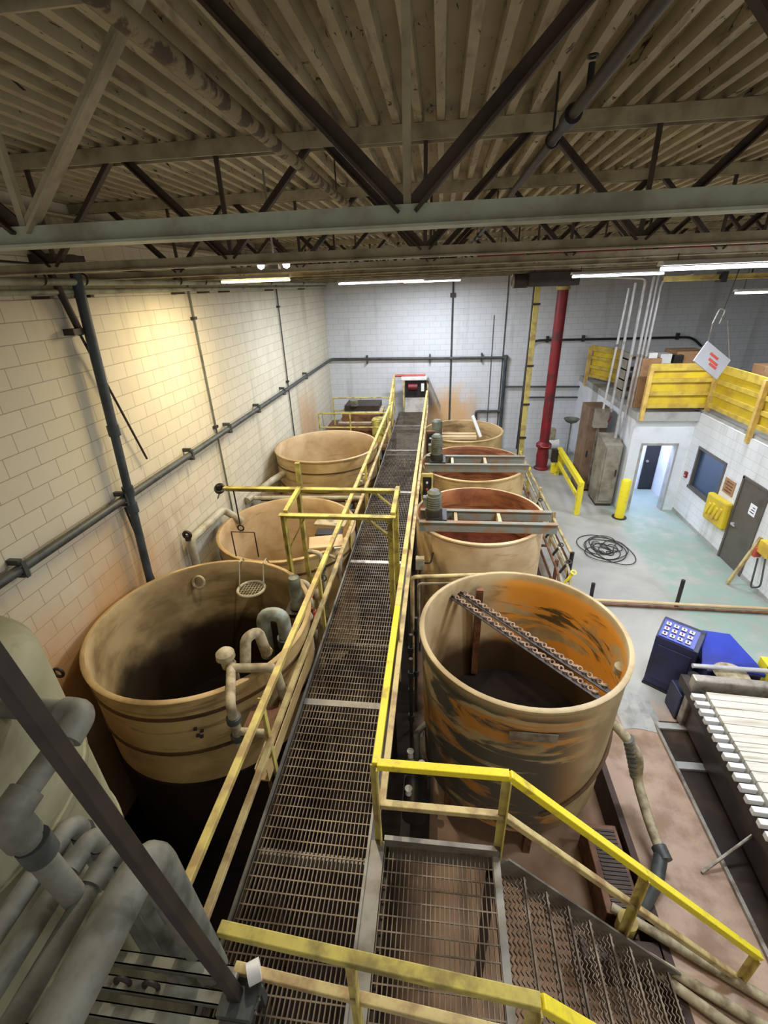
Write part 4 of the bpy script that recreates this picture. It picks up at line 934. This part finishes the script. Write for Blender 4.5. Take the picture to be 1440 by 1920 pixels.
# ------------------------------------------------------------------ far end of the walkway
t = thing('conveyor_head', 'grey hopper head with a red motor at the far end of the walkway', 'hopper', (-.9, 18.5, WZ))
MB().prism([(-1.36, 18.0, WZ), (-1.36, 18.6, WZ), (-1.36, 18.6, 2.5)], (.9, 0, 0)).build('sloped_apron', 'cabinet', t)
MB().box((-1.36, 18.4, 2.3), (-.5, 18.75, 2.95)).build('body', 'black', t)
MB().cyl((-1.22, 18.33, 2.72), (-.86, 18.33, 2.72), .12, 18).build('red_motor', 'red', t, True)
MB().box((-.72, 18.3, 2.55), (-.6, 18.4, 2.85)).build('white_tag', 'white', t)
MB().box((-1.5, 18.2, 2.98), (-.5, 18.5, 3.12)).build('roller_cover', 'white', t, bev=.03)
MB().cyl((-1.75, 18.35, 3.15), (-.55, 18.35, 3.15), .05, 12).build('roller', 'red_pale', t, True)
MB().prism([(-.48, 18.2, 3.05), (-.46, 18.7, 3.05), (.05, 18.7, 1.9), (.05, 18.2, 1.9)], (0, 0, -.12)).build('side_chute', 'cabinet', t)
for x in (-1.4, -.46): MB().box((x-.03, 18.2, PITZ), (x+.03, 18.3, 3.0)).build('leg', 'yellow_tan', t)
t = thing('guard_railing', 'short sloping yellow rails climbing to the hopper at the far end', 'railing', (-1.6, 16.5, WZ), 'walkway railings')
for z in (0, -.45): MB().bar((-1.6, 14.75, TR+z), (-1.75, 18.1, 3.2+z*.9), .06).build('rail', 'yellow_worn', t)
for y, z in ((14.8, 2.84), (16.3, 3.0), (17.9, 3.18)): MB().bar((-1.6-.045*(y-14.75), y, WZ-.1), (-1.6-.045*(y-14.75), y, z), .05, .05, (0, 1, 0)).build('post', 'yellow_worn', t)
t = thing('service_platform', 'brown platform deck in the back left corner', 'platform', (-3.0, 16, 1.5))
MB().box((-4.2, 14.2, 1.5), (-1.7, 17.6, 1.6)).build('deck', 'brown', t)
for x in (-4.1, -1.8):
    for y in (14.3, 17.5): MB().box((x-.05, y-.05, PITZ), (x+.05, y+.05, 1.5)).build('leg', 'dark', t)
for y, x0, lab in ((14.6, -3.95, 'thin yellow rail in front of the stacked brown unit in the back left corner'), (16.9, -3.95, 'thin yellow rail behind the stacked brown unit in the back left corner')):
    t = thing('platform_railing', lab, 'railing', (-2.9, y, 1.6), 'platform railings in the back left corner')
    for z in (2.62, 2.15): MB().cyl((x0, y, z), (-1.72, y, z), .025, 8).build('rail', 'yellow_olive', t, True)
    for x in (x0, -2.9, -1.75): MB().cyl((x, y, 1.6), (x, y, 2.62), .025, 8).build('post', 'yellow_olive', t, True)
t = thing('dewatering_unit', 'brown layered process unit on the platform in the back left corner', 'machine', (-2.6, 15.7, 1.6))
for k, (w_, z0, z1, mt) in enumerate(((.75, 1.6, 2.1, 'brown'), (.8, 2.1, 2.16, 'dusty'), (.66, 2.16, 2.4, 'brown'), (.72, 2.4, 2.46, 'dusty'), (.6, 2.46, 2.66, 'dark'))):
    MB().box((-2.65-w_, 15.1+.1*k, z0), (-2.65+w_, 16.4, z1)).build('layer', mt, t, bev=.015)
MB().cyl((-2.9, 15.5, 2.66), (-2.9, 15.5, 2.85), .14, 16).build('motor', 'motor_green', t, True)
MB().lathe([(.001, 1.6), (.25, 1.6), (.25, 2.3), (.2, 2.36), (.001, 2.38)], (-2.0, 15.0), 20).build('drum', 'yellow_olive', t, True)

# ------------------------------------------------------------------ filter press and cabinet (right)
ang = math.radians(-3.5)
PB = Vector((4.35, 5.3, 0))
t = thing('filter_press', 'filter press with a long row of white plates at the right edge', 'filter press', PB)
RZ = Matrix.Translation(PB) @ Matrix.Rotation(ang, 4, 'Z')
def rot_mb(mb): mb.v = [RZ @ v for v in mb.v]; return mb
for k in range(18):
    y = -.08 - .135*k
    pl = rot_mb(MB().box((-.44, y-.125, .12), (.55, y, .9)).box((-.44, y-.13, .885), (.55, y-.004, .903))).build('filter_plate', 'plate', t, bev=.008)
    rot_mb(MB().box((-.64, y-.1, .80), (-.47, y-.03, .88))).build('plate_handle', 'white', pl, bev=.006)
for x in (-.53, .66): rot_mb(MB().box((x-.06, -2.6, .62), (x+.06, .35, .79))).build('side_bar', 'dark' if x < 0 else 'yellow_olive', t)
rot_mb(MB().box((-.50, -2.6, .1), (-.455, .1, .62))).build('side_guard', 'tray', t)
rot_mb(MB().box((-.56, .02, .05), (.62, .16, 1.0))).build('head_plate', 'steel', t, bev=.02)
rot_mb(MB().cyl((-.5, .3, 1.02), (.62, .34, 1.02), .035, 14)).build('cross_tube', 'silver', t, True)
rot_mb(MB().lathe([(.001, .9), (.22, .91), (.24, .93), (.22, .95), (.001, .96)], (.05, .3), 28)).build('cylinder_cover', 'dusty', t, True)
rot_mb(MB().box((.62, -.3, .05), (.78, .7, .98))).build('yellow_side_frame', 'yellow', t, bev=.01)
rot_mb(MB().bar((.62, .45, .9), (.92, .75, 1.9), .05, .05)).build('stay_bar', 'dark', t)
hood = MB().prism([(-.25, .5, .86), (-.1, 1.05, 1.12), (.28, .98, 1.14), (.5, .55, .96), (.6, .42, .86)], (0, 0, -.06)); rot_mb(hood).build('blue_hood', 'blue', t, bev=.01)
rot_mb(MB().box((-.2, .42, .05), (.55, .95, .84))).build('cylinder_base', 'navy', t, bev=.02)
for x in (-.35, .45): rot_mb(MB().box((x-.06, -2.5, 0), (x+.06, -2.38, .68)).box((x-.06, .0, 0), (x+.06, .12, .68))).build('leg', 'dark', t)
c = thing('control_cabinet', 'navy blue control cabinet with white labelled push buttons', 'cabinet', (3.93, 6.2, 0))
CZ = Matrix.Translation((3.93, 6.2, 0)) @ Matrix.Rotation(math.radians(-38), 4, 'Z')
def cb(mb): mb.v = [CZ @ v for v in mb.v]; return mb
cb(MB().prism([(-.3, -.17, .05), (-.3, .2, .05), (-.3, .2, 1.22), (-.3, .1, 1.22), (-.3, -.17, 1.04)], (.6, 0, 0))).build('body', 'navy', c, bev=.01)
cb(MB().prism([(-.27, -.165, 1.055), (-.27, .09, 1.225), (-.27, .1, 1.235), (-.27, -.16, 1.07)], (.5, 0, 0))).build('control_panel', 'blue', c)
for i in range(4):
    for j in range(3):
        y = -.12+.075*j; z = 1.05 + (y+.17)*.667 + .025
        cb(MB().cbox((-.2+.11*i, y, z+.012), (.07, .05, .012), 0, 0, .588)).build('button_label', 'white', c)
        cb(MB().cyl((-.2+.11*i, y, z+.012), (-.2+.11*i, y-.008, z+.034), .013, 10)).build('push_button', ('ink', 'red', 'motor_green')[j], c, True)
cb(MB().box((-.24, -.185, .2), (.24, -.17, .9))).build('door', 'navy', c, bev=.005)
cb(MB().box((-.31, -.18, 0), (.31, .21, .05))).build('plinth', 'black', c)
t = thing('hydraulic_unit', 'dark hydraulic power pack at the foot of the navy cabinet', 'hydraulic unit', (4.05, 5.72, 0))
MB().box((3.78, 5.5, .04), (4.14, 5.86, .5)).build('tank', 'navy', t, bev=.02)
MB().cyl((3.98, 5.68, .5), (3.98, 5.68, .78), .09, 16).build('pump_motor', 'black', t, True)
MB().tube([(4.06, 5.68, .52), (4.12, 5.6, .8), (4.1, 5.55, .6)], .016, 8, .08).build('hose', 'black', t, True)
for x in (3.82, 4.1): MB().box((x-.03, 5.52, 0), (x+.03, 5.84, .04)).build('foot', 'black', t)
t = thing('drip_tray', 'wide dark wet drip tray on the floor beside the filter press', 'tray', (4.2, 3.9, 0))
MB().box((3.45, 1.9, .0), (5.3, 5.45, .012)).build('pan', 'tray', t)
for x in (3.45, 5.3): MB().box((x-.02, 1.9, 0), (x+.02, 5.45, .05)).build('side_lip', 'steel' if x < 4 else 'tray', t)
for y in (4.62, 5.28): MB().box((3.47, y, .012), (3.98, y+.11, .05)).build('cross_sill', 'lintel', t)
one('tie_rod', MB().cyl((3.17, 3.32, .015), (4.05, 3.72, .55), .018, 8), 'steel', 'thin steel rod leaning from the floor over the drip tray', 'rod', None, True)
one('floor_sheet', MB().add([(x, y, .006+.05*math.sin(x*9+y*5)**2*(1 if 0 < i < 5 and 0 < j < 5 else 0)) for i in range(6) for j in range(6) for x, y in [(2.95+.12*i, 5.25+.15*j+.03*math.sin(i))]],
    [(i*6+j, i*6+j+1, (i+1)*6+j+1, (i+1)*6+j) for i in range(5) for j in range(5)]), 'lintel', 'crumpled pale grey sheet on the floor between the orange streaked tank and the navy cabinet', 'sheet')
# discharge pipe from RB
t = thing('discharge_pipe', 'ribbed grey pipe bending from the orange streaked tank across the floor', 'pipe', (2.6, 3.6, 0))
P = [(2.2, 4.42, 1.25), (2.42, 4.2, 1.12), (2.60, 4.13, .85), (2.62, 4.08, .5), (2.66, 3.66, .3), (2.7, 3.36, .22)]
MB().tube(P, .06, 14, .12).build('upper_hose', 'dusty', t, True)
MB().tube([(2.7, 3.38, .22), (2.55, 3.1, .14), (2.05, 2.6, -.2)], .075, 14, .08).build('lower_pipe', 'pvc_dark', t, True)
m = MB()
for i in range(9):
    z = .62+.045*i; a = Vector((2.61, 4.1, .55)).lerp(Vector((2.45, 4.18, 1.1)), i/8); b = a + Vector((-.016, .004, .02)); m.cyl(a, b, .072, 14)
m.build('ribs', 'pvc', t, True)
MB().cyl((2.69, 3.44, .23), (2.71, 3.3, .21), .085, 14).build('coupling', 'pvc_dark', t, True)
t = thing('sump_step', 'brown grated steel box in the pit beside the curb', 'sump cover', (2.18, 3.4, PITZ))
MB().box((1.98, 2.85, PITZ), (2.38, 3.82, -.08)).build('box', 'brown', t, bev=.01)
m = MB()
for i in range(19): m.box((2.06, 2.92+.045*i, -.085), (2.34, 2.945+.045*i, -.066))
m.build('grate_bars', 'dark', t)
t = thing('floor_pipes', 'group of low beige pipes on the pit floor below the stair', 'pipework', (2.3, 2.2, PITZ))
for i, (x, y, x2, y2) in enumerate(((1.6, 2.75, 3.4, 1.9), (1.8, 2.62, 3.3, 1.7), (2.0, 2.85, 3.5, 2.1))):
    MB().tube([(x, y, .06), (x2, y2, .06)], .05, 12).build('pipe', 'dusty', t, True)
MB().lathe([(.001, -.1), (.1, -.09), (.1, .12), (.05, .16), (.001, .17)], (2.12, 2.72), 14).build('yellow_valve', 'yellow_worn', t, True)
MB().box((1.6, 2.4, PITZ), (2.4, 2.6, 0)).build('sleeper', 'curb_face', t)

# ------------------------------------------------------------------ pipes in the near left corner
pz = 3.3
NM = ('leftmost', 'second from the left', 'third from the left')
for i, (x, ye, r) in enumerate(((-2.28, 1.52, .058), (-2.10, 1.46, .058), (-1.91, 1.40, .056))):
    t = thing('rack_pipe', f'dusty grey pipe in the lower left corner, {NM[i]} of the thinner three', 'pipe', (x, ye, 2), 'dusty grey pipes in the lower left corner')
    MB().tube([(x, -.3, pz), (x, ye, pz), (x+.02, ye+.02, 1.2)], r, 16, .12).build('pipe_run', 'pvc', t, True)
    MB().cyl((x, ye-.22, pz), (x, ye-.12, pz), r*1.22, 16).build('coupling', 'pvc', t, True)
    MB().cyl((x+.0, ye+.005, pz-.24), (x+.0, ye+.008, pz-.14), r*1.22, 16).build('elbow_coupling', 'pvc_dark', t, True)
t = thing('rack_pipe', 'thickest dusty grey pipe turning down beside the walkway railing in the lower left', 'pipe', (-1.66, 1.3, 2), 'dusty grey pipes in the lower left corner')
MB().tube([(-1.64, -.3, 3.42), (-1.62, 1.34, 3.42), (-1.58, 1.4, 1.2)], .108, 20, .2).build('pipe_run', 'pvc', t, True)
t = thing('rack_pipe', 'grey pipe with two elbows coming off the closed tank at the left edge', 'pipe', (-2.2, 1.6, 3.5))
MB().tube([(-2.9, 1.60, 4.22), (-1.96, 1.60, 4.2), (-2.02, 1.1, 4.08), (-1.95, 1.12, 3.3)], .062, 16, .1).build('pipe_run', 'pvc', t, True)
MB().tube([(-2.08, 1.6, 4.2), (-1.965, 1.6, 4.2), (-1.97, 1.46, 4.16)], .082, 16, .08).build('elbow', 'pvc', t, True)
MB().tube([(-2.01, 1.22, 4.1), (-2.02, 1.1, 4.07), (-2.01, 1.11, 3.9)], .084, 16, .08).build('lower_elbow', 'pvc', t, True)
MB().cyl((-1.99, 1.115, 3.86), (-1.98, 1.116, 3.74), .08, 16).build('coupling', 'pvc_dark', t, True)
t = thing('square_brace', 'dark square steel brace slanting across the lower left corner', 'brace', (-1.2, 1.05, 2.3))
a = Vector((-1.50, .99, 5.5)); b = Vector((-1.2, 1.12, 2.3))
MB().bar(a, b, .066, .066, (0, 1, 0)).build('tube', 'dark', t, bev=.006)
MB().box((-1.3, 1.02, 2.24), (-1.08, 1.22, 2.3)).build('foot_bracket', 'pvc_dark', t)
MB().cyl((-1.15, 1.2, 2.36), (-1.08, 1.24, 2.36), .06, 16).build('white_cap', 'white', t, True)
MB().cyl((-1.24, 1.17, 2.36), (-1.24, 1.2, 2.36), .035, 14).build('bolt_washer', 'steel', t, True)
t = thing('pipe_support_rack', 'rack of grey strut channels under the pipes in the lower left corner', 'rack', (-1.8, 1.05, 1.2))
for y, z in ((1.24, 2.18), (1.12, 2.16), (1.0, 2.14), (.86, 2.12)):
    m = MB(); m.box((-2.7, y-.035, z), (-1.08, y-.028, z+.06)).box((-2.7, y+.028, z), (-1.08, y+.035, z+.06)).box((-2.7, y-.035, z+.054), (-1.08, y+.035, z+.06)); m.build('strut_channel', 'strut', t)
for x in (-2.65, -1.15): MB().box((x-.03, .8, 2.02), (x+.03, 1.3, 2.12)).build('bearer', 'pvc_dark', t)
for x in (-2.65, -1.15):
    for y in (.85, 1.25): MB().box((x-.025, y-.025, PITZ), (x+.025, y+.025, 2.02)).build('post', 'pvc_dark', t)
for x in (-2.4, -2.2, -2.0, -1.8): MB().torus((x, 1.12, 2.24), .05, .015, 16, 6, PI/2).build('pipe_clamp', 'dark', t, True)
t = thing('rack_grating', 'dark grating plate below the strut rack in the lower left corner', 'grating', (-1.9, .6, 1.9))
m = MB()
for i in range(30): m.box((-2.6+.035*i, .1, 1.9), (-2.592+.035*i, .78, 1.94))
m.build('bars', 'channel', t)
MB().box((-2.65, .08, 1.86), (-1.55, .1, 1.94)).box((-2.65, .78, 1.86), (-1.55, .8, 1.94)).build('edge_frame', 'channel', t)

# ------------------------------------------------------------------ world, lights, camera
w = bpy.data.worlds.new('world'); S.world = w; w.use_nodes = True
w.node_tree.nodes['Background'].inputs[0].default_value = (1., .95, .86, 1); w.node_tree.nodes['Background'].inputs[1].default_value = .4
lamp('bay_lamp', (2.6, 1.4, 6.44), (1.2, .2), 60, NEUT)
lamp('bay_lamp', (5.4, 3.2, 6.44), (1.2, .2), 125, COOL)
lamp('bay_lamp', (9.5, 7.0, 6.0), (1.5, .3), 120, COOL)

R = ((0.99314454, 0.01970707, -0.11521957), (0.11199361, -0.44278956, 0.88960375), (-0.03348654, -0.89640897, -0.4419611))
cam = bpy.data.cameras.new('camera'); co = bpy.data.objects.new('camera', cam); COL.objects.link(co)
right = Vector((R[0][0], R[1][0], R[2][0])); up = -Vector((R[0][1], R[1][1], R[2][1])); back = -Vector((R[0][2], R[1][2], R[2][2]))
M = Matrix.Identity(4)
for i in range(3): M[i][0] = right[i]; M[i][1] = up[i]; M[i][2] = back[i]; M[i][3] = (0, 0, 6.3)[i]
co.matrix_world = M
cam.sensor_fit = 'VERTICAL'; cam.sensor_height = 36; cam.lens = 857.88/1920*36; cam.clip_start = .05
S.camera = co
S.view_settings.view_transform = 'Standard'; S.view_settings.look = 'None'; S.view_settings.gamma = 1; S.view_settings.exposure = 0
S.view_settings.use_curve_mapping = False
